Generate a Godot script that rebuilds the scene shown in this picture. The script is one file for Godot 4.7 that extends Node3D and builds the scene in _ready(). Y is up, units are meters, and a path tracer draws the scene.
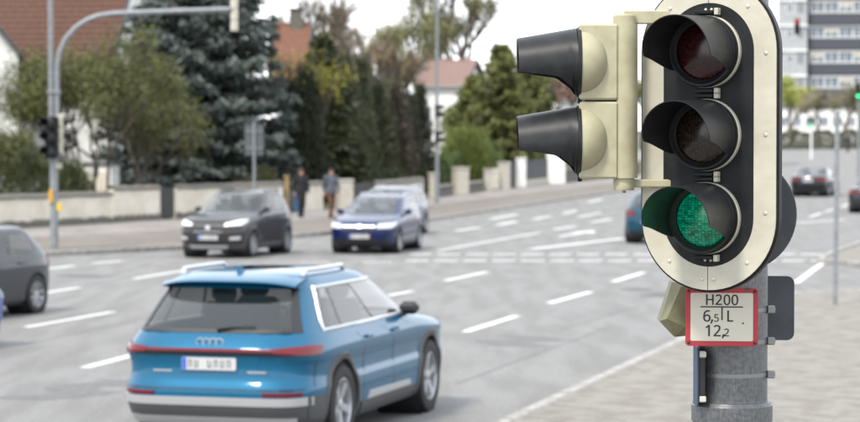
extends Node3D
# A street junction seen past a signal mast. Units are metres, y is up, the camera looks along -z.

const F := 2400.0          # focal length in photograph pixels (860 wide)
const EYE := 2.79          # camera height
const HORIZON := 145.0
const K := F / 2000.0       # the depths noted below were first read with a 2000 pixel lens
const PITCH := 0.027493     # downward tilt

var mats := {}
var taken := {}
var rng := RandomNumberGenerator.new()


# ---------------------------------------------------------------- geometry collector
class Geo:
	var p := PackedVector3Array()      # triangle soup, three per face
	var c := PackedColorArray()
	var tint := Color(1, 1, 1)
	var xf := Transform3D.IDENTITY

	func tri(a: Vector3, b: Vector3, d: Vector3) -> void:
		p.append(xf * a); p.append(xf * b); p.append(xf * d)
		c.append(tint); c.append(tint); c.append(tint)

	func quad(a: Vector3, b: Vector3, d: Vector3, e: Vector3) -> void:
		tri(a, b, d)
		tri(a, d, e)

	func box(o: Vector3, s: Vector3, bev := 0.0) -> void:
		var h := s * 0.5
		if bev <= 0.0:
			var q := []
			for k in 8:
				q.append(o + Vector3(h.x * (1 if k & 1 else -1), h.y * (1 if k & 2 else -1), h.z * (1 if k & 4 else -1)))
			for f in [[0, 1, 3, 2], [5, 4, 6, 7], [4, 0, 2, 6], [1, 5, 7, 3], [2, 3, 7, 6], [4, 5, 1, 0]]:
				quad(q[f[0]], q[f[3]], q[f[2]], q[f[1]])
			return
		var i := h - Vector3.ONE * bev
		for ax in 3:
			var u := (ax + 1) % 3
			var v := (ax + 2) % 3
			for sg in [-1.0, 1.0]:
				var cr := []
				for k in [[-1, -1], [1, -1], [1, 1], [-1, 1]]:
					var t := Vector3.ZERO
					t[ax] = h[ax] * sg; t[u] = i[u] * k[0]; t[v] = i[v] * k[1]
					cr.append(o + t)
				if sg > 0: quad(cr[0], cr[3], cr[2], cr[1])
				else: quad(cr[0], cr[1], cr[2], cr[3])
			for su in [-1.0, 1.0]:
				for sv in [-1.0, 1.0]:
					var e := []
					for k in [[-1, 0], [1, 0], [1, 1], [-1, 1]]:
						var t := Vector3.ZERO
						t[ax] = i[ax] * k[0]
						t[u] = (h[u] if k[1] == 0 else i[u]) * su
						t[v] = (i[v] if k[1] == 0 else h[v]) * sv
						e.append(o + t)
					if su * sv > 0: quad(e[0], e[3], e[2], e[1])
					else: quad(e[0], e[1], e[2], e[3])
		for sx in [-1.0, 1.0]:
			for sy in [-1.0, 1.0]:
				for sz in [-1.0, 1.0]:
					var a := o + Vector3(h.x * sx, i.y * sy, i.z * sz)
					var b := o + Vector3(i.x * sx, h.y * sy, i.z * sz)
					var d := o + Vector3(i.x * sx, i.y * sy, h.z * sz)
					if sx * sy * sz > 0: tri(a, d, b)
					else: tri(a, b, d)

	func grid(rows: Array, close := false) -> void:
		for r in rows.size() - 1:
			var a: PackedVector3Array = rows[r]
			var b: PackedVector3Array = rows[r + 1]
			for k in (a.size() if close else a.size() - 1):
				var n := (k + 1) % a.size()
				quad(a[k], a[n], b[n], b[k])

	func fan(loop: PackedVector3Array, flip := false) -> void:
		var m := Vector3.ZERO
		for q in loop: m += q
		m /= loop.size()
		for k in loop.size():
			if flip: tri(m, loop[(k + 1) % loop.size()], loop[k])
			else: tri(m, loop[k], loop[(k + 1) % loop.size()])

	func tube(path: Array, radii, n := 10, caps := true) -> void:
		var rows := []
		var up := Vector3(0.13, 0.2, 0.97).normalized()
		for k in path.size():
			var a: Vector3 = path[maxi(k - 1, 0)]
			var b: Vector3 = path[mini(k + 1, path.size() - 1)]
			var t := (b - a).normalized()
			var s := t.cross(up)
			if s.length() < 0.05: s = t.cross(Vector3.RIGHT)
			s = s.normalized()
			var w := s.cross(t).normalized()
			up = w
			var r: float = radii if radii is float else radii[k]
			var ring := PackedVector3Array()
			for j in n:
				var an := TAU * j / n
				ring.append(path[k] + (s * cos(an) + w * sin(an)) * r)
			rows.append(ring)
		grid(rows, true)
		if caps:
			fan(rows[0], true)
			fan(rows[-1])

	func lathe(prof: Array, n := 24, from := 0.0, to := TAU) -> void:    # [radius, height along z]
		var rows := []
		var whole := absf(to - from - TAU) < 0.001
		for q in prof:
			var ring := PackedVector3Array()
			for j in (n if whole else n + 1):
				var an := from + (to - from) * j / n
				ring.append(Vector3(cos(an) * q[0], sin(an) * q[0], q[1]))
			rows.append(ring)
		grid(rows, whole)

	func prism(poly: PackedVector2Array, z0: float, z1: float, bev := 0.0) -> void:
		var lo := PackedVector3Array()
		var hi := PackedVector3Array()
		var top := PackedVector3Array()
		var inner := poly
		if bev > 0.0:
			var off := Geometry2D.offset_polygon(poly, -bev, Geometry2D.JOIN_MITER)
			if off.size() == 1 and off[0].size() == poly.size():
				var best := 0
				for k in poly.size():
					if off[0][k].distance_to(poly[0]) < off[0][best].distance_to(poly[0]): best = k
				inner = PackedVector2Array()
				for k in poly.size(): inner.append(off[0][(k + best) % poly.size()])
				if inner[1].distance_to(poly[1]) > inner[-1].distance_to(poly[1]) and poly.size() > 2:
					inner = poly
		for q in poly:
			lo.append(Vector3(q.x, q.y, z0))
			hi.append(Vector3(q.x, q.y, z1 - (bev if inner != poly else 0.0)))
		for q in inner: top.append(Vector3(q.x, q.y, z1))
		grid([lo, hi, top] if inner != poly else [lo, hi], true)
		var ix := Geometry2D.triangulate_polygon(poly)
		for k in range(0, ix.size(), 3):
			tri(lo[ix[k]], lo[ix[k + 2]], lo[ix[k + 1]])
		ix = Geometry2D.triangulate_polygon(inner)
		for k in range(0, ix.size(), 3):
			tri(top[ix[k]], top[ix[k + 1]], top[ix[k + 2]])

	func band(outer: PackedVector2Array, inner: PackedVector2Array, z0: float, z1: float, close := true) -> void:
		var r := []
		for q in [[outer, z0], [outer, z1], [inner, z1], [inner, z0], [outer, z0]]:
			var row := PackedVector3Array()
			for w in q[0]: row.append(Vector3(w.x, w.y, q[1]))
			r.append(row)
		grid(r, close)

	func plain_mesh() -> ArrayMesh:          # every face flat
		var nn := PackedVector3Array()
		nn.resize(p.size())
		for f in range(0, p.size(), 3):
			var q := (p[f + 2] - p[f]).cross(p[f + 1] - p[f]).normalized()
			nn[f] = q; nn[f + 1] = q; nn[f + 2] = q
		var arr := []
		arr.resize(Mesh.ARRAY_MAX)
		arr[Mesh.ARRAY_VERTEX] = p
		arr[Mesh.ARRAY_NORMAL] = nn
		var m := ArrayMesh.new()
		m.add_surface_from_arrays(Mesh.PRIMITIVE_TRIANGLES, arr)
		return m

	func mesh(crease := 38.0, colours := false) -> ArrayMesh:
		var n := p.size() / 3
		var fn := PackedVector3Array()
		fn.resize(n)
		var un := PackedVector3Array()
		un.resize(n)
		var at := {}
		for f in n:
			fn[f] = (p[3 * f + 2] - p[3 * f]).cross(p[3 * f + 1] - p[3 * f])
			un[f] = fn[f].normalized()
			for k in 3:
				var key := Vector3i(p[3 * f + k] * 4000.0)
				if at.has(key): at[key].append(f)
				else: at[key] = PackedInt32Array([f])
		var lim := cos(deg_to_rad(crease))
		var nn := PackedVector3Array()
		nn.resize(p.size())
		for f in n:
			var own := un[f]
			for k in 3:
				var s := Vector3.ZERO
				for g in at[Vector3i(p[3 * f + k] * 4000.0)]:
					if un[g].dot(own) > lim: s += fn[g]
				nn[3 * f + k] = s.normalized() if s.length_squared() > 0.0 else own
		var arr := []
		arr.resize(Mesh.ARRAY_MAX)
		arr[Mesh.ARRAY_VERTEX] = p
		arr[Mesh.ARRAY_NORMAL] = nn
		if colours: arr[Mesh.ARRAY_COLOR] = c
		var m := ArrayMesh.new()
		m.add_surface_from_arrays(Mesh.PRIMITIVE_TRIANGLES, arr)
		return m


# many small flat faces, each with a colour of its own
class Leaves:
	var p := PackedVector3Array()
	var n := PackedVector3Array()
	var c := PackedColorArray()
	var i := PackedInt32Array()

	func leaf(o: Vector3, along: Vector3, across: Vector3, col: Color) -> void:
		var k := p.size()
		p.append(o - along * 0.5); p.append(o + across * 0.5); p.append(o + along * 0.5); p.append(o - across * 0.5)
		var q := along.cross(across).normalized()
		for j in 4:
			n.append(q); c.append(col)
		i.append(k); i.append(k + 1); i.append(k + 2); i.append(k); i.append(k + 2); i.append(k + 3)

	func mesh() -> ArrayMesh:
		var arr := []
		arr.resize(Mesh.ARRAY_MAX)
		arr[Mesh.ARRAY_VERTEX] = p; arr[Mesh.ARRAY_NORMAL] = n; arr[Mesh.ARRAY_COLOR] = c; arr[Mesh.ARRAY_INDEX] = i
		var m := ArrayMesh.new()
		m.add_surface_from_arrays(Mesh.PRIMITIVE_TRIANGLES, arr)
		return m


# ---------------------------------------------------------------- places
func elev(d: float) -> float:
	return clampf((d / K - 80.0) * 0.0165, 0.0, 5.3)

func ray(u: float, v: float) -> Vector3:
	var d := Vector3((u - 430.0) / F, (211.0 - v) / F, -1.0).rotated(Vector3.RIGHT, -PITCH)
	return d / -d.z

func at(u: float, v: float, d: float) -> Vector3:
	return Vector3(0, EYE, 0) + ray(u, v) * d

func gp(u: float, v: float, h := 0.0) -> Vector3:      # where the sight line through a pixel meets the ground
	var r := ray(u, v)
	var d := (EYE - h) / maxf(-r.y, 0.0005)
	for k in 40:
		d = lerpf(d, (EYE - h - elev(d)) / maxf(-r.y, 0.0005), 0.5)
	return Vector3(r.x * d, elev(d) + h, -d)

func gx(u: float, depth: float, h := 0.0) -> Vector3:      # on the ground at a noted depth, at a picture column
	var d := depth * K
	return Vector3((u - 430.0) / F * d, elev(d) + h, -d)


# ---------------------------------------------------------------- nodes
func numbered(called: String) -> String:
	var k: int = taken.get(called, 0)
	taken[called] = k + 1
	return called if k == 0 else "%s_%03d" % [called, k]

func tag(o: Node, label: String, category: String, group := "") -> Node:
	o.set_meta("label", label)
	o.set_meta("category", category)
	if group: o.set_meta("group", group)
	return o

func thing(called: String, label: String, category: String, where := Vector3.ZERO, turn := 0.0, group := "") -> Node3D:
	var o := Node3D.new()
	o.name = numbered(called)
	add_child(o)
	o.position = where
	o.rotation.y = turn
	tag(o, label, category, group)
	return o

func part(parent: Node, called: String, m: Mesh, material: Material) -> MeshInstance3D:
	var o := MeshInstance3D.new()
	o.name = called if parent != self else numbered(called)
	o.mesh = m
	o.material_override = material
	parent.add_child(o, true)
	return o

func structure(called: String, m: Mesh, material: Material) -> MeshInstance3D:
	var o := part(self, called, m, material)
	o.set_meta("kind", "structure")
	return o


# ---------------------------------------------------------------- materials (colours are linear base colours)
func mat(key: String, col := Color(0.5, 0.5, 0.5), rough := 0.7, metal := 0.0) -> StandardMaterial3D:
	if mats.has(key): return mats[key]
	var m := StandardMaterial3D.new()
	m.resource_name = key
	m.albedo_color = col.linear_to_srgb()
	m.roughness = rough
	m.metallic = metal
	m.cull_mode = BaseMaterial3D.CULL_DISABLED
	mats[key] = m
	return m

func noise_image(size: int, freq: float, sd: int, kind := FastNoiseLite.TYPE_SIMPLEX, octaves := 4) -> Image:
	var f := FastNoiseLite.new()
	f.noise_type = kind
	f.frequency = freq
	f.seed = sd
	f.fractal_octaves = octaves
	if kind == FastNoiseLite.TYPE_CELLULAR:
		f.fractal_type = FastNoiseLite.FRACTAL_NONE
		f.cellular_return_type = FastNoiseLite.RETURN_CELL_VALUE
	var im := f.get_seamless_image(size, size)
	im.convert(Image.FORMAT_L8)
	return im

# two tones laid over one another by noise, with a fine grain
func mottle(size: int, dark: Color, light: Color, freq: float, grain: float, sd: int, fine := 0.25, kind := FastNoiseLite.TYPE_SIMPLEX) -> ImageTexture:
	var a := noise_image(size, freq, sd, kind).get_data()
	var b := noise_image(size, fine, sd + 7, FastNoiseLite.TYPE_SIMPLEX, 2).get_data()
	var out := PackedByteArray()
	out.resize(size * size * 3)
	var lr := PackedByteArray(); var lg := PackedByteArray(); var lb := PackedByteArray()      # 64 tones by 32 grains
	for k in 64:
		var q := dark.lerp(light, smoothstep(0.15, 0.85, k / 63.0))
		for j in 32:
			var g := 1.0 + grain * (j / 15.5 - 1.0)
			var s := Color(q.r * g, q.g * g, q.b * g).linear_to_srgb()
			lr.append(clampi(roundi(s.r * 255.0), 0, 255)); lg.append(clampi(roundi(s.g * 255.0), 0, 255)); lb.append(clampi(roundi(s.b * 255.0), 0, 255))
	var w := 0
	for k in size * size:
		var id := (a[k] >> 2) * 32 + (b[k] >> 3)
		out[w] = lr[id]
		out[w + 1] = lg[id]
		out[w + 2] = lb[id]
		w += 3
	return ImageTexture.create_from_image(Image.create_from_data(size, size, false, Image.FORMAT_RGB8, out))

func skin(key: String, tex: Texture2D, metres: float, rough := 0.8, metal := 0.0, relief: Texture2D = null, deep := 0.0) -> StandardMaterial3D:
	var m := mat(key, Color(1, 1, 1), rough, metal)
	m.albedo_texture = tex
	m.uv1_triplanar = true
	m.uv1_world_triplanar = true
	m.uv1_scale = Vector3.ONE / metres
	if relief:
		m.heightmap_enabled = true
		m.heightmap_texture = relief
		m.heightmap_scale = deep
	return m

func overlay(m: StandardMaterial3D, tex: Texture2D, metres: float) -> void:       # a coarser pattern multiplied over the fine one
	m.detail_enabled = true
	m.detail_albedo = tex
	m.detail_blend_mode = BaseMaterial3D.BLEND_MODE_MUL
	m.detail_uv_layer = BaseMaterial3D.DETAIL_UV_2
	m.uv2_triplanar = true
	m.uv2_world_triplanar = true
	m.uv2_scale = Vector3.ONE / metres

func glass(key: String, tone: Color, alpha: float) -> StandardMaterial3D:
	var m := mat(key, tone, 0.03)
	m.transparency = BaseMaterial3D.TRANSPARENCY_ALPHA
	m.albedo_color.a = alpha
	m.metallic_specular = 0.7
	return m

func lamp(key: String, tone: Color, glow: Color, energy: float) -> StandardMaterial3D:
	var m := mat(key, tone, 0.2)
	m.emission_enabled = true
	m.emission = glow.linear_to_srgb()
	m.emission_energy_multiplier = energy
	return m

func paint(key: String, col: Color, metal := 0.0) -> StandardMaterial3D:
	var m := mat(key, col, 0.42, metal)
	m.clearcoat_enabled = true
	m.clearcoat = 0.7
	m.metallic_specular = 0.2
	m.clearcoat_roughness = 0.06
	return m

func tinted(key: String, rough := 0.9) -> StandardMaterial3D:      # takes its colours from the vertices
	var m := mat(key, Color(1, 1, 1), rough)
	m.vertex_color_use_as_albedo = true
	return m


func _ready() -> void:
	rng.seed = 41
	# camera
	var cam := Camera3D.new()
	cam.name = "camera"
	var look := CameraAttributesPhysical.new()
	look.frustum_focal_length = 12.0 / (211.0 / F)
	look.frustum_focus_distance = 6.4 * K
	look.exposure_aperture = 7.4
	look.frustum_near = 0.05
	look.frustum_far = 6000.0
	cam.attributes = look
	add_child(cam)
	cam.fov = rad_to_deg(2.0 * atan(211.0 / F))
	cam.near = 0.05
	cam.far = 6000.0
	cam.position = Vector3(0, EYE, 0)
	cam.rotation.x = -PITCH
	cam.current = true
	# bright overcast sky and the soft sun behind it
	var env := Environment.new()
	env.background_mode = Environment.BG_SKY
	var sky := Sky.new()
	var air := ProceduralSkyMaterial.new()
	air.sky_top_color = Color(0.81, 0.84, 0.875)
	air.sky_horizon_color = Color(0.95, 0.96, 0.97)
	air.sky_curve = 0.2
	air.ground_bottom_color = Color(0.5, 0.49, 0.47)
	air.ground_horizon_color = Color(0.8, 0.8, 0.8)
	air.sky_energy_multiplier = 1.0
	air.sun_angle_max = 1.0
	sky.sky_material = air
	env.sky = sky
	env.tonemap_mode = Environment.TONE_MAPPER_LINEAR
	env.tonemap_exposure = 2.7
	env.sdfgi_enabled = true
	env.ssao_enabled = true
	env.ssil_enabled = true
	var we := WorldEnvironment.new()
	we.name = "world_environment"
	we.environment = env
	add_child(we)
	var sun := DirectionalLight3D.new()
	sun.name = "sun"
	sun.light_energy = 0.5
	sun.light_angular_distance = 12.0
	sun.light_color = Color(1.0, 0.97, 0.92)
	sun.shadow_enabled = true
	add_child(sun)
	sun.rotation_degrees = Vector3(-52, -35, 0)

	make_materials()
	build_ground()
	build_walls()
	build_houses()
	build_office()
	build_trees()
	build_mast()
	build_street_poles()
	build_cars()
	build_people()


func make_materials() -> void:
	var fine := ImageTexture.create_from_image(noise_image(512, 0.22, 3, FastNoiseLite.TYPE_SIMPLEX, 3))
	var patchy := mottle(512, Color(0.78, 0.77, 0.76), Color(1, 1, 1), 0.008, 0.05, 11)
	var blotch := mottle(512, Color(0.74, 0.72, 0.69), Color(1, 1, 1), 0.02, 0.1, 23)
	var road := skin("asphalt", mottle(1024, Color(0.163, 0.159, 0.156), Color(0.213, 0.208, 0.204), 0.05, 0.45, 1, 0.3), 3.1, 0.85, 0.0, fine, 0.6)
	overlay(road, mottle(512, Color(0.80, 0.795, 0.79), Color(1, 1, 1), 0.02, 0.06, 11), 1.0)
	road.uv2_scale = Vector3(1.0 / 7.0, 1.0, 1.0 / 46.0)       # worn streaks run along the street
	var walk := skin("paving", mottle(512, Color(0.208, 0.192, 0.173), Color(0.23, 0.214, 0.193), 0.09, 0.4, 5, 0.2, FastNoiseLite.TYPE_CELLULAR), 2.6, 0.9, 0.0, fine, 0.8)
	overlay(walk, blotch, 5.3)
	var path := skin("footpath", mottle(512, Color(0.135, 0.115, 0.10), Color(0.195, 0.17, 0.15), 0.03, 0.3, 9), 4.0, 0.92, 0.0, fine, 0.6)
	overlay(path, patchy, 17.0)
	var slab := skin("slabs", mottle(256, Color(0.19, 0.172, 0.16), Color(0.255, 0.235, 0.22), 0.03, 0.2, 13), 3.3, 0.9)
	overlay(slab, patchy, 13.0)
	var soil := skin("soil", mottle(256, Color(0.07, 0.065, 0.04), Color(0.11, 0.12, 0.05), 0.03, 0.5, 17), 6.0, 0.95)
	overlay(soil, patchy, 37.0)
	var white := skin("road_paint", mottle(256, Color(0.48, 0.47, 0.46), Color(0.74, 0.73, 0.72), 0.03, 0.25, 19), 1.3, 0.7)
	skin("worn_paint", mottle(256, Color(0.24, 0.235, 0.23), Color(0.5, 0.49, 0.48), 0.04, 0.3, 119), 1.9, 0.75)
	skin("tar", mottle(256, Color(0.06, 0.06, 0.06), Color(0.11, 0.11, 0.11), 0.05, 0.4, 127), 1.2, 0.8)
	skin("new_asphalt", mottle(256, Color(0.105, 0.104, 0.102), Color(0.135, 0.133, 0.13), 0.05, 0.4, 131), 2.0, 0.85)
	var kerb := skin("kerb_stone", mottle(256, Color(0.24, 0.23, 0.22), Color(0.38, 0.37, 0.35), 0.03, 0.35, 29), 1.7, 0.85)
	overlay(kerb, blotch, 4.1)
	skin("zinc", mottle(512, Color(0.115, 0.122, 0.133), Color(0.17, 0.178, 0.19), 0.035, 0.1, 31), 0.45, 0.42, 0.5)
	overlay(mats["zinc"], mottle(512, Color(0.74, 0.72, 0.69), Color(1, 1, 1), 0.03, 0.12, 33), 1.0)
	mats["zinc"].uv2_scale = Vector3(9.0, 0.7, 9.0)      # rain streaks down the steel
	mat("clamp_steel", Color(0.22, 0.222, 0.225), 0.4, 0.6)
	skin("grey_steel", mottle(256, Color(0.17, 0.185, 0.20), Color(0.24, 0.255, 0.27), 0.03, 0.1, 37), 1.1, 0.5, 0.3)
	var cream := skin("cream_enamel", mottle(512, Color(0.43, 0.412, 0.34), Color(0.46, 0.443, 0.37), 0.012, 0.02, 41), 0.5, 0.38)
	overlay(cream, mottle(512, Color(0.94, 0.925, 0.90), Color(1, 1, 1), 0.015, 0.04, 43, 0.3), 0.41)
	var buff := skin("buff_shell", mottle(512, Color(0.36, 0.338, 0.225), Color(0.39, 0.372, 0.255), 0.012, 0.02, 47), 0.5, 0.42)
	overlay(buff, mottle(512, Color(0.91, 0.89, 0.85), Color(1, 1, 1), 0.012, 0.05, 49, 0.3), 0.47)
	skin("black_plastic", mottle(256, Color(0.008, 0.008, 0.009), Color(0.013, 0.013, 0.015), 0.02, 0.2, 53), 0.4, 0.4)
	mats["black_plastic"].metallic_specular = 0.3
	skin("visor_plastic", mottle(256, Color(0.011, 0.0115, 0.013), Color(0.018, 0.019, 0.021), 0.02, 0.2, 57), 0.35, 0.38)
	mats["visor_plastic"].metallic_specular = 0.38
	skin("black_panel", mottle(256, Color(0.011, 0.0115, 0.013), Color(0.019, 0.02, 0.022), 0.012, 0.3, 59), 0.6, 0.5)
	mats["black_panel"].metallic_specular = 0.28
	skin("sign_back", mottle(256, Color(0.034, 0.038, 0.046), Color(0.05, 0.056, 0.066), 0.012, 0.15, 61), 0.6, 0.55)
	mat("sign_red", Color(0.34, 0.022, 0.032), 0.4)
	mat("sign_white", Color(0.52, 0.495, 0.42), 0.42)
	mat("sign_black", Color(0.012, 0.012, 0.013), 0.5)
	mat("sign_blue", Color(0.02, 0.05, 0.10), 0.45)
	mat("screw", Color(0.5, 0.48, 0.42), 0.4, 0.5)
	mat("rubber", Color(0.018, 0.018, 0.019), 0.8)
	mat("trim_black", Color(0.016, 0.016, 0.018), 0.45)
	mat("trim_grey", Color(0.06, 0.062, 0.067), 0.6)
	mat("silver_trim", Color(0.55, 0.56, 0.58), 0.3, 0.6)
	mat("chrome", Color(0.5, 0.51, 0.53), 0.28, 0.9)
	mat("rim_silver", Color(0.42, 0.43, 0.45), 0.35, 0.6)
	mat("cabin", Color(0.03, 0.03, 0.032), 0.85)
	mat("plate_white", Color(0.42, 0.425, 0.43), 0.5)
	mat("plate_blue", Color(0.02, 0.08, 0.42), 0.4)
	mat("plate_ink", Color(0.05, 0.05, 0.055), 0.5)
	mat("tail_red", Color(0.13, 0.004, 0.009), 0.12)
	mat("tail_dark", Color(0.03, 0.006, 0.01), 0.15)
	mat("lamp_clear", Color(0.62, 0.64, 0.66), 0.12, 0.3)
	glass("car_glass", Color(0.03, 0.04, 0.04), 0.25)
	glass("dark_glass", Color(0.012, 0.016, 0.017), 0.72)
	skin("plaster", mottle(256, Color(0.60, 0.56, 0.49), Color(0.67, 0.63, 0.56), 0.02, 0.1, 67), 3.0, 0.9)
	overlay(mats["plaster"], mottle(256, Color(0.84, 0.81, 0.76), Color(1, 1, 1), 0.015, 0.1, 69), 7.7)
	skin("coping", mottle(256, Color(0.07, 0.065, 0.058), Color(0.15, 0.14, 0.12), 0.05, 0.3, 71), 1.9, 0.9)
	skin("stone_pier", mottle(256, Color(0.30, 0.275, 0.235), Color(0.52, 0.49, 0.44), 0.04, 0.3, 73), 1.4, 0.9)
	skin("render_white", mottle(256, Color(0.66, 0.66, 0.65), Color(0.80, 0.80, 0.79), 0.02, 0.08, 79), 5.0, 0.9)
	skin("bark", mottle(256, Color(0.05, 0.042, 0.034), Color(0.12, 0.10, 0.085), 0.06, 0.4, 83), 0.8, 0.95)
	skin("roof_tile", mottle(256, Color(0.065, 0.031, 0.021), Color(0.12, 0.056, 0.037), 0.05, 0.35, 89), 3.0, 0.85)
	skin("roof_orange", mottle(256, Color(0.12, 0.055, 0.036), Color(0.20, 0.092, 0.06), 0.05, 0.3, 97), 3.0, 0.85)
	skin("roof_pink", mottle(256, Color(0.19, 0.125, 0.11), Color(0.25, 0.17, 0.15), 0.05, 0.25, 101), 3.0, 0.85)
	skin("facade_panel", mottle(256, Color(0.30, 0.31, 0.325), Color(0.35, 0.36, 0.375), 0.02, 0.05, 103), 6.0, 0.6)
	mat("facade_dark", Color(0.055, 0.06, 0.075), 0.4)
	mat("facade_glass", Color(0.13, 0.16, 0.20), 0.12)
	mat("ochre", Color(0.30, 0.21, 0.09), 0.8)
	mat("blue_bin", Color(0.03, 0.16, 0.38), 0.5)
	var lf := tinted("foliage", 0.75)
	lf.backlight_enabled = true
	lf.backlight = Color(0.35, 0.4, 0.2)
	tinted("twigs", 0.95)
	tinted("cloth", 0.95)


# ---------------------------------------------------------------- ground, road, pavements, markings
func px(list: Array, h := 0.0) -> Array:
	var out := []
	for q in list: out.append(gp(q[0], q[1], h))
	return out

func strip(a: Array, b: Array, lift := 0.0) -> Geo:
	var g := Geo.new()
	for k in a.size() - 1:
		var o := Vector3(0, lift, 0)
		for t in 4:
			var t0 := t / 4.0
			var t1 := (t + 1) / 4.0
			g.quad(a[k].lerp(a[k + 1], t0) + o, a[k].lerp(a[k + 1], t1) + o, b[k].lerp(b[k + 1], t1) + o, b[k].lerp(b[k + 1], t0) + o)
	return g

func flat(points: Array, y: float) -> Geo:
	var g := Geo.new()
	var poly := PackedVector2Array()
	for q in points: poly.append(Vector2(q.x, q.z))
	var ix := Geometry2D.triangulate_polygon(poly)
	for k in range(0, ix.size(), 3):
		var t := []
		for j in 3: t.append(Vector3(poly[ix[k + j]].x, y, poly[ix[k + j]].y))
		if (t[2] - t[0]).cross(t[1] - t[0]).y < 0: g.tri(t[0], t[2], t[1])
		else: g.tri(t[0], t[1], t[2])
	return g

func sheet(x0: float, x1: float, lift: float, stops: Array) -> Mesh:
	var g := Geo.new()
	for k in stops.size() - 1:
		var y0 := elev(stops[k]) + lift
		var y1 := elev(stops[k + 1]) + lift
		g.quad(Vector3(x0, y0, -stops[k]), Vector3(x0, y1, -stops[k + 1]), Vector3(x1, y1, -stops[k + 1]), Vector3(x1, y0, -stops[k]))
	return g.mesh()

func kerb_line(called: String, line: Array, side: float, each := 1.0) -> void:
	var root := Node3D.new()
	root.name = numbered(called)
	add_child(root)
	root.set_meta("kind", "structure")
	var count := 0
	for k in line.size() - 1:
		var a: Vector3 = line[k]
		var b: Vector3 = line[k + 1]
		var n := maxi(1, roundi(a.distance_to(b) / each))
		for t in n:
			var s := a.lerp(b, float(t) / n)
			var e := a.lerp(b, float(t + 1) / n)
			var dir := (e - s).normalized()
			var out := Vector3(-dir.z, 0, dir.x).normalized() * side
			var g := Geo.new()
			var w := 0.15
			var c := (s + e) * 0.5 + out * w * 0.5
			var up := out.cross(dir).normalized() if side < 0 else dir.cross(out).normalized()
			if up.y < 0: up = -up
			g.xf = Transform3D(Basis(dir, up, dir.cross(up)), c + Vector3(0, 0.025, 0))
			g.box(Vector3.ZERO, Vector3((e - s).length() - 0.008, 0.2 + rng.randf() * 0.006, w), 0.012)
			part(root, "kerb_stone", g.mesh(), mats["kerb_stone"])
			count += 1

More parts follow.
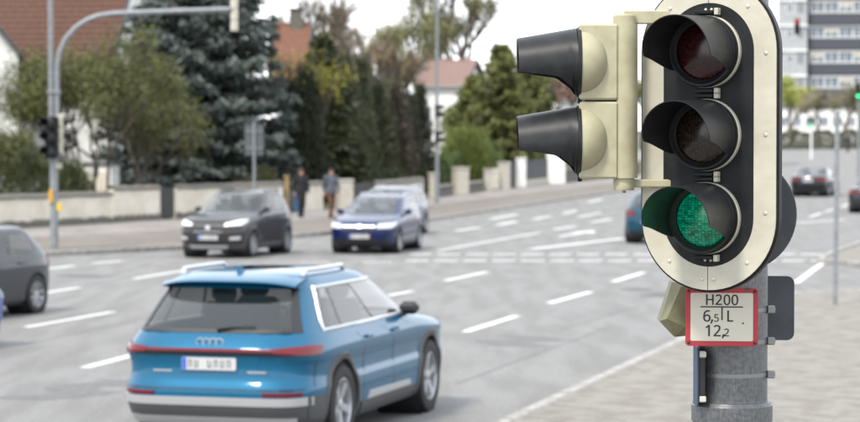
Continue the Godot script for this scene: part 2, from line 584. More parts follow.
func build_ground() -> void:
	structure("ground", sheet(-3000, 3000, -0.06, [-80, 0, 80 * K, 400 * K, 1000, 4500]), mats["soil"])
	var road := structure("road", sheet(-70, 130, 0.0, [-30, 0, 20, 40, 60, 80 * K, 120, 200, 300, 400 * K]), mats["asphalt"])
	# far pavement along the garden walls
	var kl := px([[-260, 272], [-120, 265], [60, 256], [180, 250], [289, 238.6], [329, 234.8], [427, 222], [471, 215], [520, 207.4], [574, 199], [640, 189], [740, 173], [800, 163.5]])
	var wl := px([[-260, 246], [-120, 236.5], [0, 229], [110, 223.2], [200, 218], [285, 213], [355, 207.6], [410, 200.6], [460, 194], [520, 187.5], [590, 180], [690, 168.5], [760, 161.5]], 0.12)
	var kb := []
	for k in kl.size():
		var o: Vector3 = (wl[k] - kl[k])
		o.y = 0
		kb.append(kl[k] + o.normalized() * 0.15 + Vector3(0, 0.12, 0))
	structure("far_pavement", strip(kb, wl).mesh(), mats["footpath"])
	var ml := []
	for k in kl.size(): ml.append(kb[k].lerp(wl[k], 0.52))
	structure("footway", strip(ml, wl, 0.006).mesh(), mats["slabs"])
	kerb_line("far_kerb", kl, -1.0, 2.0)
	var gl := []
	for k in wl.size(): gl.append(wl[k] + Vector3(-90, 0, -60))
	structure("garden_ground", strip(wl, gl, 0.004).mesh(), mats["soil"])
	# near pavement with the signal mast, and the island in the turning lane
	var nl := px([[300, 540], [430, 465.5], [520, 422], [602, 383], [685, 343], [750, 312], [775, 303], [797, 298.5], [860, 295.5], [1060, 290]])
	var inner := []
	for k in nl.size():
		var d: Vector3 = (nl[mini(k + 1, nl.size() - 1)] - nl[maxi(k - 1, 0)]).normalized()
		inner.append(nl[k] + Vector3(-d.z, 0, d.x) * 0.15)
	kerb_line("near_kerb", nl, 1.0, 1.0)
	structure("near_pavement", flat(inner + [Vector3(20, 0, 6), Vector3(-1.5, 0, 6)], 0.12).mesh(), mats["paving"])
	var isl := px([[824, 263], [862, 267], [1000, 281], [1100, 240], [960, 226], [862, 246.5], [836, 256]])
	var ii := []
	var mid := Vector3.ZERO
	for q in isl: mid += q / isl.size()
	for q in isl: ii.append(q + (mid - q).normalized() * 0.17)
	kerb_line("island_kerb", isl + [isl[0]], 1.0, 1.0)
	structure("traffic_island", flat(ii, 0.115).mesh(), mats["paving"])
	# painted lines: start and end of each in the picture, width in metres
	var lines := [
		[84, 368, 140, 353.5, 0.15], [25, 327.5, 113, 312, 0.15], [45, 293, 80, 287.5, 0.15], [133, 279, 185, 270.5, 0.15], [47, 269, 73, 266, 0.2], [92, 263.5, 122, 260.8, 0.2],
		[388, 296, 413, 291, 0.14], [445, 281, 487, 272, 0.15], [465, 332, 517, 316, 0.15], [549, 303.5, 591, 292, 0.15], [613, 282, 644, 272.5, 0.15],
		[437, 251, 540, 232.5, 0.14], [532, 249, 624, 238.5, 0.3], [491, 219, 517, 214.5, 0.25], [498, 225, 517, 221.5, 0.25], [533, 219.5, 550, 216.3, 0.2], [563, 213.5, 577, 210.5, 0.2],
		[579, 217, 601, 213, 0.2], [456, 231, 480, 227.5, 0.2], [554, 229.5, 576, 226, 0.2], [588, 202.5, 602, 199.5, 0.2], [592, 222.5, 612, 219, 0.2],
		[810, 217, 822, 213, 0.16], [825, 212, 838, 208.5, 0.16], [797, 223, 846, 219.6, 0.25], [796, 283, 824, 262.5, 0.14], [842, 206.5, 853, 203, 0.16], [800, 187, 812, 183, 0.16],
		[300, 262.5, 330, 262, 0.2], [362, 262.5, 392, 262, 0.2]]
	for q in lines:
		var a := gp(q[0], q[1])
		var b := gp(q[2], q[3])
		var n: Vector3 = (b - a).normalized().cross(Vector3.UP).normalized() * q[4] * 0.5
		var up := Vector3(0, 0.005, 0)
		var g := Geo.new()
		g.quad(a - n + up, b - n + up, b + n + up, a + n + up)
		part(road, "painted_line", g.mesh(), mats["road_paint"])
	for row in [[255.2, 408, 452, 22, 6], [261.6, 404, 443, 23, 6]]:
		var u: float = row[1]
		while u < 830:
			var g := Geo.new()
			var w: float = row[3]
			var a := gp(u, row[0]); var b := gp(u + w, row[0]); var c := gp(u + w + 3, row[0] - 1.6); var d := gp(u + 3, row[0] - 1.6)
			var up := Vector3(0, 0.005, 0)
			g.quad(a + up, d + up, c + up, b + up)
			part(road, "crossing_block", g.mesh(), mats["worn_paint"])
			u += w + row[4]
	# repairs, gully grates and manhole lids in the asphalt
	for q in [[62, 276.5, 82, 274.5, 0.5, 0], [88, 277.5, 106, 275.5, 0.45, 0], [655, 297, 668, 293, 0.5, 0], [330, 300, 352, 296, 1.3, 1], [560, 330, 640, 306, 0.03, 1], [700, 262, 745, 254, 0.9, 1], [20, 345, 150, 318, 0.04, 1], [455, 384, 610, 327, 0.035, 1], [500, 346, 540, 336, 0.8, 1], [40, 400, 118, 380, 0.7, 1]]:
		var pa := gp(q[0], q[1])
		var pb := gp(q[2], q[3])
		var side: Vector3 = (pb - pa).normalized().cross(Vector3.UP).normalized() * q[4] * 0.5
		var pg := Geo.new()
		var steps := 14
		for k in steps:
			var w0 := 1.0 + 0.35 * sin(k * 2.3) * sin(k * 0.9 + q[0])
			var w1 := 1.0 + 0.35 * sin((k + 1) * 2.3) * sin((k + 1) * 0.9 + q[0])
			var c0 := pa.lerp(pb, float(k) / steps) + side * 0.6 * sin(k * 0.8 + q[1]) + Vector3(0, 0.0025, 0)
			var c1 := pa.lerp(pb, float(k + 1) / steps) + side * 0.6 * sin((k + 1) * 0.8 + q[1]) + Vector3(0, 0.0025, 0)
			pg.quad(c0 - side * w0, c1 - side * w1, c1 + side * w1, c0 + side * w0)
		part(road, "asphalt_repair", pg.mesh(), mats["tar"] if q[5] == 0 else mats["new_asphalt"])
	for q in [[420, 318], [636, 289.5], [300, 277]]:
		var lid := Geo.new()
		lid.xf = Transform3D(Basis(Vector3.RIGHT, -PI / 2), gp(q[0], q[1]))
		lid.lathe([[0.0005, 0.006], [0.27, 0.006], [0.28, 0.002], [0.31, 0.005], [0.33, 0.001]], 24)
		part(road, "manhole_lid", lid.mesh(30), mats["tar"])
	var ar := Geo.new()          # turn arrow
	var a := gp(560, 236.5)
	var f := (gp(590, 231.5) - a).normalized()
	var s := f.cross(Vector3.UP).normalized()
	var up := Vector3(0, 0.005, 0)
	ar.quad(a - s * 0.1 + up, a + f * 3.2 - s * 0.1 + up, a + f * 3.2 + s * 0.1 + up, a + s * 0.1 + up)
	ar.tri(a + f * 3.2 - s * 0.45 + up, a + f * 5.0 + up, a + f * 3.2 + s * 0.45 + up)
	part(road, "painted_arrow", ar.mesh(), mats["road_paint"])


# ---------------------------------------------------------------- garden walls, piers, fences
func along(a: Vector3, b: Vector3, o: Node3D) -> float:       # puts a thing at a, its x axis towards b; gives the length
	var d := b - a
	o.position = a
	o.rotation.y = atan2(-d.z, d.x)
	return Vector2(d.x, d.z).length()

func garden_wall(u0: float, v0: float, u1: float, v1: float, high: float, label: String, coat := "plaster", base := true) -> void:
	var a := gp(u0, v0, 0.12)
	var b := gp(u1, v1, 0.12)
	var o := thing("garden_wall", label, "wall", a, 0.0, "walls along the far pavement")
	var n := along(a, b, o)
	var rise := b.y - a.y
	var g := Geo.new()
	var rows := []
	for q in [[0.0, -0.02, 0.0], [0.0, -0.02, 1.0], [0.0, high, 1.0], [-0.24, high, 1.0], [-0.24, -0.02, 1.0]]:
		var r := PackedVector3Array()
		for k in 13:
			var t := k / 12.0
			r.append(Vector3(n * t, q[1] + rise * t + (sin(k * 2.1) * 0.012 if q[1] > 0.1 else 0.0), q[0]))
		rows.append(r)
	g.grid(rows)
	for k in [0, 12]:
		g.quad(rows[0][k], rows[2][k], rows[3][k], rows[4][k])
	part(o, "wall_face", g.mesh(30), mats[coat])
	var c := Geo.new()
	rows = []
	for q in [[0.07, high - 0.035], [0.07, high + 0.03], [-0.12, high + 0.13], [-0.31, high + 0.03], [-0.31, high - 0.035]]:
		var r := PackedVector3Array()
		for k in 13:
			var t := k / 12.0
			r.append(Vector3(n * t, q[1] + rise * t + sin(k * 2.1) * 0.012, q[0] + sin(k * 3.7) * 0.01))
		rows.append(r)
	c.grid(rows)
	part(o, "coping", c.mesh(30), mats["coping"])
	if base:
		var p := Geo.new()
		rows = []
		for q in [[0.05, -0.02], [0.045, 0.19], [0.0, 0.24]]:
			var r := PackedVector3Array()
			for k in 40:
				var t := k / 39.0
				r.append(Vector3(n * t, q[1] + rise * t + (0.05 * sin(k * 1.9) * sin(k * 0.7) if q[1] > 0.0 else 0.0), q[0]))
			rows.append(r)
		p.grid(rows)
		part(o, "plinth", p.mesh(30), mats["coping"])

func pier(u: float, v: float, wide: float, high: float, coat: String, label: String) -> void:
	var o := thing("gate_pier", label, "pier", gp(u, v, 0.12), 0.35, "piers along the far pavement")
	var g := Geo.new()
	g.box(Vector3(0, high * 0.5 - 0.01, 0), Vector3(wide, high, wide), 0.015)
	part(o, "shaft", g.mesh(20), mats[coat])
	var c := Geo.new()
	c.box(Vector3(0, high + 0.03, 0), Vector3(wide + 0.08, 0.08, wide + 0.08), 0.02)
	part(o, "cap_stone", c.mesh(20), mats[coat])

func bar_fence(u0: float, v0: float, u1: float, v1: float, low: float, high: float, pitch: float, coat: Material, label: String, called := "bar_fence", category := "fence") -> void:
	var a := gp(u0, v0, 0.12)
	var b := gp(u1, v1, 0.12)
	var o := thing(called, label, category, a, 0.0)
	var n := along(a, b, o)
	var rise := b.y - a.y
	if low > 0.1:
		var g := Geo.new()
		g.quad(Vector3(0, -0.02, 0), Vector3(0, low, 0), Vector3(n, low + rise, 0), Vector3(n, rise - 0.02, 0))
		g.quad(Vector3(0, low, 0), Vector3(0, low, -0.2), Vector3(n, low + rise, -0.2), Vector3(n, low + rise, 0))
		g.quad(Vector3(0, -0.02, -0.2), Vector3(0, low, -0.2), Vector3(n, low + rise, -0.2), Vector3(n, rise - 0.02, -0.2))
		part(o, "base_wall", g.mesh(20), mats["stone_pier"])
	for h in [low + 0.1, high - 0.08]:
		var r := Geo.new()
		r.tube([Vector3(0, h, -0.1), Vector3(n, h + rise, -0.1)], 0.025, 6)
		part(o, "rail", r.mesh(), coat)
	var k := 0
	while k * pitch < n:
		var g := Geo.new()
		g.box(Vector3(k * pitch + 0.03, (low + 0.03 + high) * 0.5 + rise * k * pitch / n, -0.07), Vector3(minf(pitch * 0.62, 0.16), high - low - 0.03, 0.02))
		part(o, "bar", g.mesh(), coat)
		k += 1

func build_walls() -> void:
	garden_wall(-130, 237, 112, 223.1, 0.98, "low cream rendered garden wall below the bare willow, dark tile coping")
	garden_wall(113, 222.6, 160, 220.3, 1.14, "slightly taller cream wall section beside the dark metal gate")
	garden_wall(176, 219.2, 283, 213.2, 1.12, "cream garden wall under the blue spruce behind the dark compact SUV")
	garden_wall(299, 212.2, 323, 210.2, 1.08, "short cream wall between the blue bin and the walking man", "plaster", false)
	bar_fence(161, 220.3, 175, 219.3, 0.0, 1.15, 0.1, mats["trim_black"], "dark metal garden gate between cream walls", "garden_gate", "gate")
	pier(286.5, 213, 0.14, 1.4, "ochre", "slim ochre post at the end of the long cream wall")
	pier(344, 208.6, 0.62, 1.15, "stone_pier", "broad stone pier beside the man in the grey jacket")
	bar_fence(352, 208, 376, 205, 0.3, 1.0, 0.14, mats["trim_black"], "dark slatted fence beside the broad stone pier")
	garden_wall(376, 205, 424, 199.2, 0.9, "pale low wall between the slatted fence and the slim stone pier", "stone_pier", false)
	pier(432.5, 198, 0.3, 1.1, "stone_pier", "slim stone pier behind the tall lamp post")
	garden_wall(434, 197.8, 453, 195.3, 0.45, "dark low stone wall below the hedge", "coping", false)
	pier(460.5, 194.3, 0.66, 1.25, "stone_pier", "weathered stone pier in front of the light green shrub")
	garden_wall(467, 193.5, 484, 191.2, 0.45, "dark low stone wall between two weathered piers", "coping", false)
	pier(487.5, 191, 0.3, 1.05, "stone_pier", "narrow stone pier beside the picket gate")
	bar_fence(490, 190.7, 500, 189.6, 0.0, 1.1, 0.16, mats["plaster"], "pale picket gate between stone piers", "picket_gate", "gate")
	pier(504, 189.4, 0.5, 1.35, "stone_pier", "blotchy stone pier next to the grey-blue gate")
	bar_fence(509, 188.6, 518, 187.7, 0.0, 1.4, 0.2, mats["sign_back"], "grey-blue vertical bar gate between pale piers", "bar_gate", "gate")
	pier(521, 187.5, 0.42, 1.5, "render_white", "white rendered pier beside the grey-blue gate")
	bar_fence(525, 187, 549, 184.2, 0.35, 1.4, 0.22, mats["sign_back"], "grey-blue bar fence on a low stone base")
	pier(556, 183.6, 0.8, 1.75, "render_white", "tall broad white pier at the end of the bar fence")
	garden_wall(562, 183, 640, 174.5, 0.7, "low grey wall beyond the white pier", "coping", false)
	# bins between the walls
	var bin := thing("waste_bin", "dark wheeled waste bin standing at the end of the cream wall", "bin", gp(289.5, 212.6, 0.12), 0.3)
	var g := Geo.new()
	g.box(Vector3(0, 0.5, 0), Vector3(0.36, 0.9, 0.4), 0.04)
	part(bin, "body", g.mesh(20), mats["trim_grey"])
	g = Geo.new()
	g.box(Vector3(0, 1.0, 0), Vector3(0.4, 0.09, 0.46), 0.03)
	part(bin, "lid", g.mesh(20), mats["trim_black"])
	bin = thing("waste_bin", "bright blue waste bin standing next to the dark one", "bin", gp(295.5, 212.3, 0.12), 0.3)
	g = Geo.new()
	g.box(Vector3(0, 0.45, 0), Vector3(0.42, 0.84, 0.4), 0.04)
	part(bin, "body", g.mesh(20), mats["blue_bin"])
	g = Geo.new()
	g.box(Vector3(0, 0.91, 0), Vector3(0.46, 0.08, 0.46), 0.03)
	part(bin, "lid", g.mesh(20), mats["blue_bin"])


# ---------------------------------------------------------------- houses
func roof_side(o: Node3D, a: Vector3, b: Vector3, c: Vector3, d: Vector3, m: Material, course := 0.34) -> void:   # eave a-b, ridge d-c, laid in courses
	var n := maxi(2, roundi(a.distance_to(d) / course))
	var g := Geo.new()
	var out := (b - a).cross(d - a).normalized()
	if out.y < 0: out = -out
	for k in n:
		var t0 := float(k) / n
		var t1 := float(k + 1) / n
		var s0 := a.lerp(d, t0); var e0 := b.lerp(c, t0)
		var s1 := a.lerp(d, t1); var e1 := b.lerp(c, t1)
		g.quad(s0 + out * 0.05, s1 + out * 0.01, e1 + out * 0.01, e0 + out * 0.05)
		g.quad(s0 + out * 0.05, e0 + out * 0.05, e0 - out * 0.02, s0 - out * 0.02)
	part(o, "roof", g.mesh(15), m)

func window(o: Node3D, c: Vector3, w: float, h: float, face: Basis) -> void:
	var f := Geo.new()
	f.xf = Transform3D(face, c)
	for q in [[-w * 0.5, 0.0, 0.09, h], [w * 0.5, 0.0, 0.09, h], [0.0, 0.0, 0.07, h]]:
		f.box(Vector3(q[0], q[1], 0.03), Vector3(q[2], q[3], 0.1))
	for s in [-1, 1]:
		f.box(Vector3(0, s * h * 0.5, 0.033), Vector3(w + 0.13, 0.09, 0.1))
	var fr := part(o, "window", f.mesh(20), mats["render_white"])
	var g := Geo.new()
	g.xf = f.xf
	g.quad(Vector3(-w * 0.5, -h * 0.5, 0.012), Vector3(-w * 0.5, h * 0.5, 0.012), Vector3(w * 0.5, h * 0.5, 0.012), Vector3(w * 0.5, -h * 0.5, 0.012))
	part(fr, "pane", g.mesh(), mats["facade_glass"])

# gable house: ridge along local x, front towards +z
func house(where: Vector3, turn: float, w: float, deep: float, eave: float, ridge: float, roof: String, label: String, chimney := Vector3.ZERO, windows := []) -> Node3D:
	var o := thing("house", label, "house", where, turn)
	var g := Geo.new()
	var x := w * 0.5
	var z := deep * 0.5
	g.quad(Vector3(-x, -0.3, z), Vector3(-x, eave, z), Vector3(x, eave, z), Vector3(x, -0.3, z))
	g.quad(Vector3(-x, -0.3, -z), Vector3(-x, eave, -z), Vector3(x, eave, -z), Vector3(x, -0.3, -z))
	for s in [-1.0, 1.0]:
		g.quad(Vector3(x * s, -0.3, -z), Vector3(x * s, eave, -z), Vector3(x * s, eave, z), Vector3(x * s, -0.3, z))
		g.tri(Vector3(x * s, eave, -z), Vector3(x * s, ridge - 0.05, 0), Vector3(x * s, eave, z))
	part(o, "wall", g.mesh(10), mats["render_white"])
	var ov := 0.35
	var k := (ridge - eave) / z
	for s in [-1.0, 1.0]:
		roof_side(o, Vector3(-x - ov, eave - k * ov, s * (z + ov)), Vector3(x + ov, eave - k * ov, s * (z + ov)), Vector3(x + ov, ridge, 0), Vector3(-x - ov, ridge, 0), mats[roof])
		var gt := Geo.new()
		gt.tube([Vector3(-x - ov, eave - k * ov - 0.03, s * (z + ov + 0.05)), Vector3(x + ov, eave - k * ov - 0.03, s * (z + ov + 0.05))], 0.07, 6)
		part(o, "gutter", gt.mesh(), mats["grey_steel"])
	var r := Geo.new()
	r.tube([Vector3(-x - ov, ridge + 0.02, 0), Vector3(x + ov, ridge + 0.02, 0)], 0.1, 6)
	part(o, "ridge_tiles", r.mesh(), mats[roof])
	for s in [-1.0, 1.0]:
		var vb := Geo.new()
		for e in [-1.0, 1.0]:
			vb.tube([Vector3(s * (x + ov), eave - k * ov, e * (z + ov)), Vector3(s * (x + ov), ridge, 0)], 0.08, 4)
		part(o, "verge_board", vb.mesh(), mats["trim_grey"])
	if chimney != Vector3.ZERO:
		var c := Geo.new()
		c.box(Vector3(chimney.x, ridge + chimney.y * 0.5 - 0.8, chimney.z), Vector3(0.7, chimney.y + 1.6, 0.6))
		var ch := part(o, "chimney", c.mesh(20), mats["coping"])
		c = Geo.new()
		c.box(Vector3(chimney.x, ridge + chimney.y + 0.05, chimney.z), Vector3(0.86, 0.1, 0.76))
		part(ch, "chimney_cap", c.mesh(20), mats["trim_grey"])
	for q in windows:
		if q[0] == "front": window(o, Vector3(q[1], q[2], z), q[3], q[4], Basis.IDENTITY)
		else: window(o, Vector3(x if q[0] == "east" else -x, q[2], q[1]), q[3], q[4], Basis(Vector3.UP, PI / 2 if q[0] == "east" else -PI / 2))
	return o

func build_houses() -> void:
	# brown roofed house behind the willow: main roof, and a white gable wing
	house(gx(52, 92, 0.0), -0.12, 7.6, 9.0, 6.4, 11.6, "roof_tile", "large house with brown-red tiled roof and grey chimney behind the willow", Vector3(0.6, 0.3, 1.6), [["front", -2.4, 4.6, 1.2, 1.3], ["front", 1.2, 4.6, 1.2, 1.3]])
	house(gx(-40, 84, 0.0), PI / 2 + 0.2, 8.0, 4.6, 6.5, 9.3, "roof_tile", "white gabled house wing with a steep tiled verge beside the mast", Vector3.ZERO, [["east", 0.4, 5.1, 1.0, 1.3]])
	house(gx(112, 128, 0.0), 0.0, 6.5, 7.0, 9.9, 11.4, "sign_back", "distant house with a slate blue roof above the willow")
	house(gx(291, 112, 0.0), 0.12, 1.5, 5.6, 6.0, 9.0, "roof_orange", "house with an orange tiled roof and dark chimney between conifers", Vector3(0.3, 0.8, 0.0), [["front", 0.0, 4.4, 1.1, 1.3]])
	house(gx(452, 150, 0.0), -0.35, 3.4, 5.0, 6.2, 7.9, "roof_pink", "white house with a faded pink roof behind the leafing tree", Vector3.ZERO, [["front", -1.2, 3.9, 1.0, 1.2], ["front", 1.0, 3.9, 1.0, 1.2], ["east", 0.6, 4.1, 0.9, 1.1]])
	house(gx(585, 165, 0.0), 0.2, 6.0, 7.0, 5.2, 7.8, "roof_tile", "pale house with a brown tiled roof beyond the tall white pier", Vector3.ZERO, [["front", -1.0, 4.0, 1.1, 1.2]])
	# white garden shed behind the low wall
	var s := thing("garden_shed", "small white garden shed behind the low cream wall", "shed", gx(101, 80, 0.1), -0.1)
	var g := Geo.new()
	g.box(Vector3(0, 0.95, 0), Vector3(1.15, 1.9, 1.4))
	part(s, "wall", g.mesh(), mats["render_white"])
	g = Geo.new()
	g.box(Vector3(0, 1.95, 0), Vector3(1.35, 0.1, 1.6), 0.02)
	part(s, "roof", g.mesh(), mats["trim_grey"])
	g = Geo.new()
	g.box(Vector3(0.1, 0.85, 0.71), Vector3(0.6, 1.6, 0.03))
	part(s, "door", g.mesh(), mats["plaster"])

func build_office() -> void:
	var d := 285.0 * K
	var s := F / d
	var o := thing("office_building", "tall white office block with dark ribbed bands and window rows", "office block", gx(809, d / K, 0.0), -0.12)
	var w := 16.0
	var g := Geo.new()
	g.box(Vector3(w * 0.5, 17, -6), Vector3(w, 36, 11.6))
	part(o, "wall", g.mesh(), mats["facade_panel"])
	var y0: float = EYE + (HORIZON - 75.0) / s - o.position.y      # bottom of a dark band
	for k in range(-3, 6):
		var y := y0 + k * 3.56
		if y < 0.5: continue
		var b := Geo.new()
		b.box(Vector3(w * 0.5, y + 0.75, 0.02), Vector3(w, 1.5, 0.5))
		for j in 15: b.box(Vector3(0.55 + j * 1.07, y + 0.75, 0.31), Vector3(0.16, 1.46, 0.12))
		part(o, "ribbed_band", b.mesh(), mats["facade_dark"])
		for j in 8:
			var x := 0.1 + j * 2.0
			var f := Geo.new()
			f.box(Vector3(x + 0.07, y + 2.5, -0.06), Vector3(0.14, 1.7, 0.36))
			f.box(Vector3(x + 1.0, y + 1.75, -0.06), Vector3(1.98, 0.14, 0.33))
			f.box(Vector3(x + 1.0, y + 3.3, -0.06), Vector3(1.98, 0.2, 0.33))
			f.box(Vector3(x + 1.0, y + 2.5, -0.1), Vector3(0.08, 1.6, 0.2))
			var fr := part(o, "window", f.mesh(), mats["render_white"])
			var p := Geo.new()
			p.box(Vector3(x + 1.0, y + 2.5, -0.17), Vector3(1.86, 1.5, 0.04))
			part(fr, "pane", p.mesh(), mats["facade_glass"])
			if (j * 7 + k * 5) % 3 == 0:
				var bl := Geo.new()
				bl.box(Vector3(x + 1.0, y + 2.9, -0.13), Vector3(1.84, 0.7, 0.02))
				part(fr, "blind", bl.mesh(), mats["plaster"])
	var t := thing("stair_tower", "narrow white stair tower joined to the office block", "tower", gx(779, d / K - 1.0, 0.0), -0.12)
	g = Geo.new()
	g.box(Vector3(1.97, 17, -5), Vector3(3.9, 36, 9.6))
	part(t, "wall", g.mesh(), mats["facade_panel"])
	for k in range(-3, 6):
		var y := y0 + k * 3.56
		if y < 0.5: continue
		var c := Geo.new()
		c.box(Vector3(1.97, y + 3.4, -0.18), Vector3(3.96, 0.25, 0.5))
		part(t, "cornice", c.mesh(), mats["render_white"])
		window(t, Vector3(1.5, y + 2.3, -0.2), 0.9, 1.3, Basis.IDENTITY)
		c = Geo.new()
		c.box(Vector3(3.0, y + 2.3, -0.19), Vector3(0.8, 1.3, 0.06))
		part(t, "panel", c.mesh(), mats["grey_steel"])
	var l := thing("low_building", "low pale building with a window row behind the far trees", "building", gx(776, 255, 0.0), -0.1)
	g = Geo.new()
	g.box(Vector3(7, 1.9, -4), Vector3(14, 5.6, 8))
	part(l, "wall", g.mesh(), mats["render_white"])
	for j in 8:
		window(l, Vector3(0.9 + j * 1.7, 2.9, 0.0), 1.1, 1.2, Basis.IDENTITY)
	g = Geo.new()
	g.box(Vector3(7, 4.8, -4), Vector3(14.5, 0.25, 8.6))
	part(l, "roof", g.mesh(), mats["trim_grey"])


# ---------------------------------------------------------------- trees and shrubs
func rv() -> Vector3:
	return Vector3(rng.randf_range(-1, 1), rng.randf_range(-1, 1), rng.randf_range(-1, 1))

func shade_of(a: Color, b: Color) -> Color:
	var k := a.lerp(b, rng.randf())
	var j := rng.randf_range(0.8, 1.2) * 1.5
	return Color(k.r * j, k.g * j, k.b * j)

func tree_node(called: String, label: String, where: Vector3, group := "", category := "tree") -> Node3D:
	return thing(called, label, category, where, 0.0, group)

# conifer with whorls of hanging boughs
func spruce(called: String, label: String, where: Vector3, high: float, wide: float, a: Color, b: Color, tufts := 9, cones := 0.0, low := 0.06) -> void:
	var o := tree_node(called, label, where, "conifers behind the walls")
	var t := Geo.new()
	t.tube([Vector3(0, -0.2, 0), Vector3(0.03, high * 0.4, 0.02), Vector3(0, high * 0.97, 0)], [wide * 0.05 + 0.05, wide * 0.033, 0.02], 8)
	var lv := Leaves.new()
	var y := high * low
	while y < high * 0.985:
		var f := y / high
		var reach := wide * 0.5 * pow(1.0 - f, 0.72) + 0.12
		var n := int(7 + 6 * (1.0 - f))
		var off := rng.randf() * TAU
		for k in n:
			var an := off + TAU * k / n + rng.randf_range(-0.25, 0.25)
			var len := reach * rng.randf_range(0.72, 1.12)
			var dir := Vector3(cos(an), 0, sin(an))
			var side := Vector3(-dir.z, 0, dir.x)
			var lift := lerpf(-0.28, 0.35, f) + rng.randf_range(-0.08, 0.08)
			var tip := Vector3(0, y, 0) + dir * len + Vector3(0, len * lift, 0)
			var root := Vector3(0, y + rng.randf_range(-0.1, 0.1), 0)
			if k % 2 == 0: t.tube([root, tip], [0.035, 0.008], 4, false)
			var base := shade_of(a, b)
			var steps := int(3 + len * 2.6)
			for sidx in steps:
				var q := (sidx + 0.6) / steps
				var c := root.lerp(tip, q) + Vector3(0, -0.35 * len * 0.3 * sin(q * PI), 0)
				var fan := 0.1 + 0.42 * len * 0.5 * (1.0 - absf(q - 0.55))
				for j in tufts:
					var w := rng.randf_range(-1, 1)
					var pos := c + side * w * fan + dir * rng.randf_range(-0.2, 0.2) - Vector3(0, rng.randf() * 0.28 + absf(w) * 0.08, 0)
					var l := (dir * rng.randf_range(0.3, 1.0) + side * w * 0.9 + Vector3(0, rng.randf_range(-0.7, 0.25), 0)).normalized() * rng.randf_range(0.26, 0.5)
					var ac := l.cross(rv()).normalized() * rng.randf_range(0.1, 0.19)
					var g := rng.randf_range(0.75, 1.3)
					lv.leaf(pos, l, ac, Color(base.r * g, base.g * g, base.b * g))
			if cones > 0.0 and f > 0.5 and rng.randf() < cones:
				for j in 5:
					var pos := root.lerp(tip, rng.randf_range(0.6, 1.0)) + rv() * 0.2
					lv.leaf(pos, Vector3(0, -0.22, 0.03), rv().normalized() * 0.1, Color(0.17, 0.09, 0.05))
		y += minf(high * 0.022 + 0.12, 0.33)
	part(o, "trunk", t.plain_mesh(), mats["bark"])
	part(o, "crown", lv.mesh(), mats["foliage"])

func limbs(t: Geo, ends: Array, from: Vector3, dir: Vector3, len: float, r: float, depth: int, spread: float, gravity := 0.0) -> void:
	var mid := from + dir * len * 0.5 + rv() * len * 0.06
	var to := from + (dir + rv() * 0.15).normalized() * len
	t.tube([from, mid, to], [r, r * 0.85, r * 0.68], 5 if depth > 1 else 3, false)
	ends.append([mid, dir, depth])
	ends.append([to, dir, depth])
	if depth <= 0: return
	for k in (3 if depth > 1 else 4):
		var nd := (dir + rv() * spread + Vector3(0, 0.18 - gravity, 0)).normalized()
		limbs(t, ends, from.lerp(to, rng.randf_range(0.55, 1.0)), nd, len * rng.randf_range(0.58, 0.8), r * 0.64, depth - 1, spread, gravity)

# broadleaf tree: a branching frame with leaves sprinkled round its twigs
func broadleaf(called: String, label: String, where: Vector3, high: float, spread: float, depth: int, leaves: int, size: float, a: Color, b: Color, loose := 0.5, group := "trees behind the walls", stems := 1, gravity := 0.0) -> void:
	var o := tree_node(called, label, where, group)
	var t := Geo.new()
	var ends := []
	for k in stems:
		var d := (Vector3.UP + rv() * (0.08 if stems == 1 else 0.45)).normalized()
		limbs(t, ends, Vector3(rng.randf_range(-0.2, 0.2) * (stems - 1), -0.2, rng.randf_range(-0.2, 0.2) * (stems - 1)), d, high * (0.34 if stems == 1 else 0.38), high * 0.022 / sqrt(float(stems)), depth, spread, gravity)
	var lv := Leaves.new()
	var twigs := ends.filter(func(e): return e[2] <= 1)
	if leaves > 0:
		var each := maxi(1, leaves / maxi(1, twigs.size()))
		for e in twigs:
			var base := shade_of(a, b)
			for j in each:
				var pos: Vector3 = e[0] + rv() * loose
				var l: Vector3 = (rv() + e[1] * 0.5 - Vector3(0, 0.4, 0)).normalized() * size * rng.randf_range(0.7, 1.4)
				var g := rng.randf_range(0.75, 1.25)
				lv.leaf(pos, l, l.cross(rv()).normalized() * size * 0.55, Color(base.r * g, base.g * g, base.b * g))
	part(o, "trunk", t.plain_mesh(), mats["bark"])
	if leaves > 0: part(o, "crown", lv.mesh(), mats["foliage"])

# dense upright conifer or clipped shrub: leaves packed in clumps through a tapering volume
func upright(called: String, label: String, where: Vector3, high: float, wide: float, clumps: int, per: int, size: float, a: Color, b: Color, point := 0.8, group := "conifers behind the walls", category := "tree", foot := 0.0) -> void:
	var o := tree_node(called, label, where, group, category)
	var t := Geo.new()
	t.tube([Vector3(0, -0.2, 0), Vector3(0, high * 0.85, 0)], [wide * 0.045 + 0.03, 0.02], 7)
	part(o, "trunk", t.plain_mesh(), mats["bark"])
	var lv := Leaves.new()
	for k in clumps:
		var f := pow(rng.randf(), 1.15)
		var r := wide * 0.5 * pow(maxf(1.0 - f, 0.0), point) * smoothstep(-0.25, 0.12, f) * rng.randf_range(0.62, 1.22)
		var an := rng.randf() * TAU
		var q := sqrt(rng.randf_range(0.25, 1.0))
		var c := Vector3(cos(an) * r * q, foot + (high - foot) * f, sin(an) * r * q)
		var base := shade_of(a, b)
		var rad := rng.randf_range(0.18, 0.36) * minf(1.0, wide * 0.45)
		for j in per:
			var d := rv()
			var pos := c + d * rad * Vector3(1, 1.5, 1)
			var l := (Vector3(cos(an), 1.2, sin(an)) + rv() * 0.9).normalized() * size * rng.randf_range(0.7, 1.4)
			var g := rng.randf_range(0.75, 1.25)
			lv.leaf(pos, l, l.cross(rv()).normalized() * size * 0.45, Color(base.r * g, base.g * g, base.b * g))
	part(o, "crown", lv.mesh(), mats["foliage"])

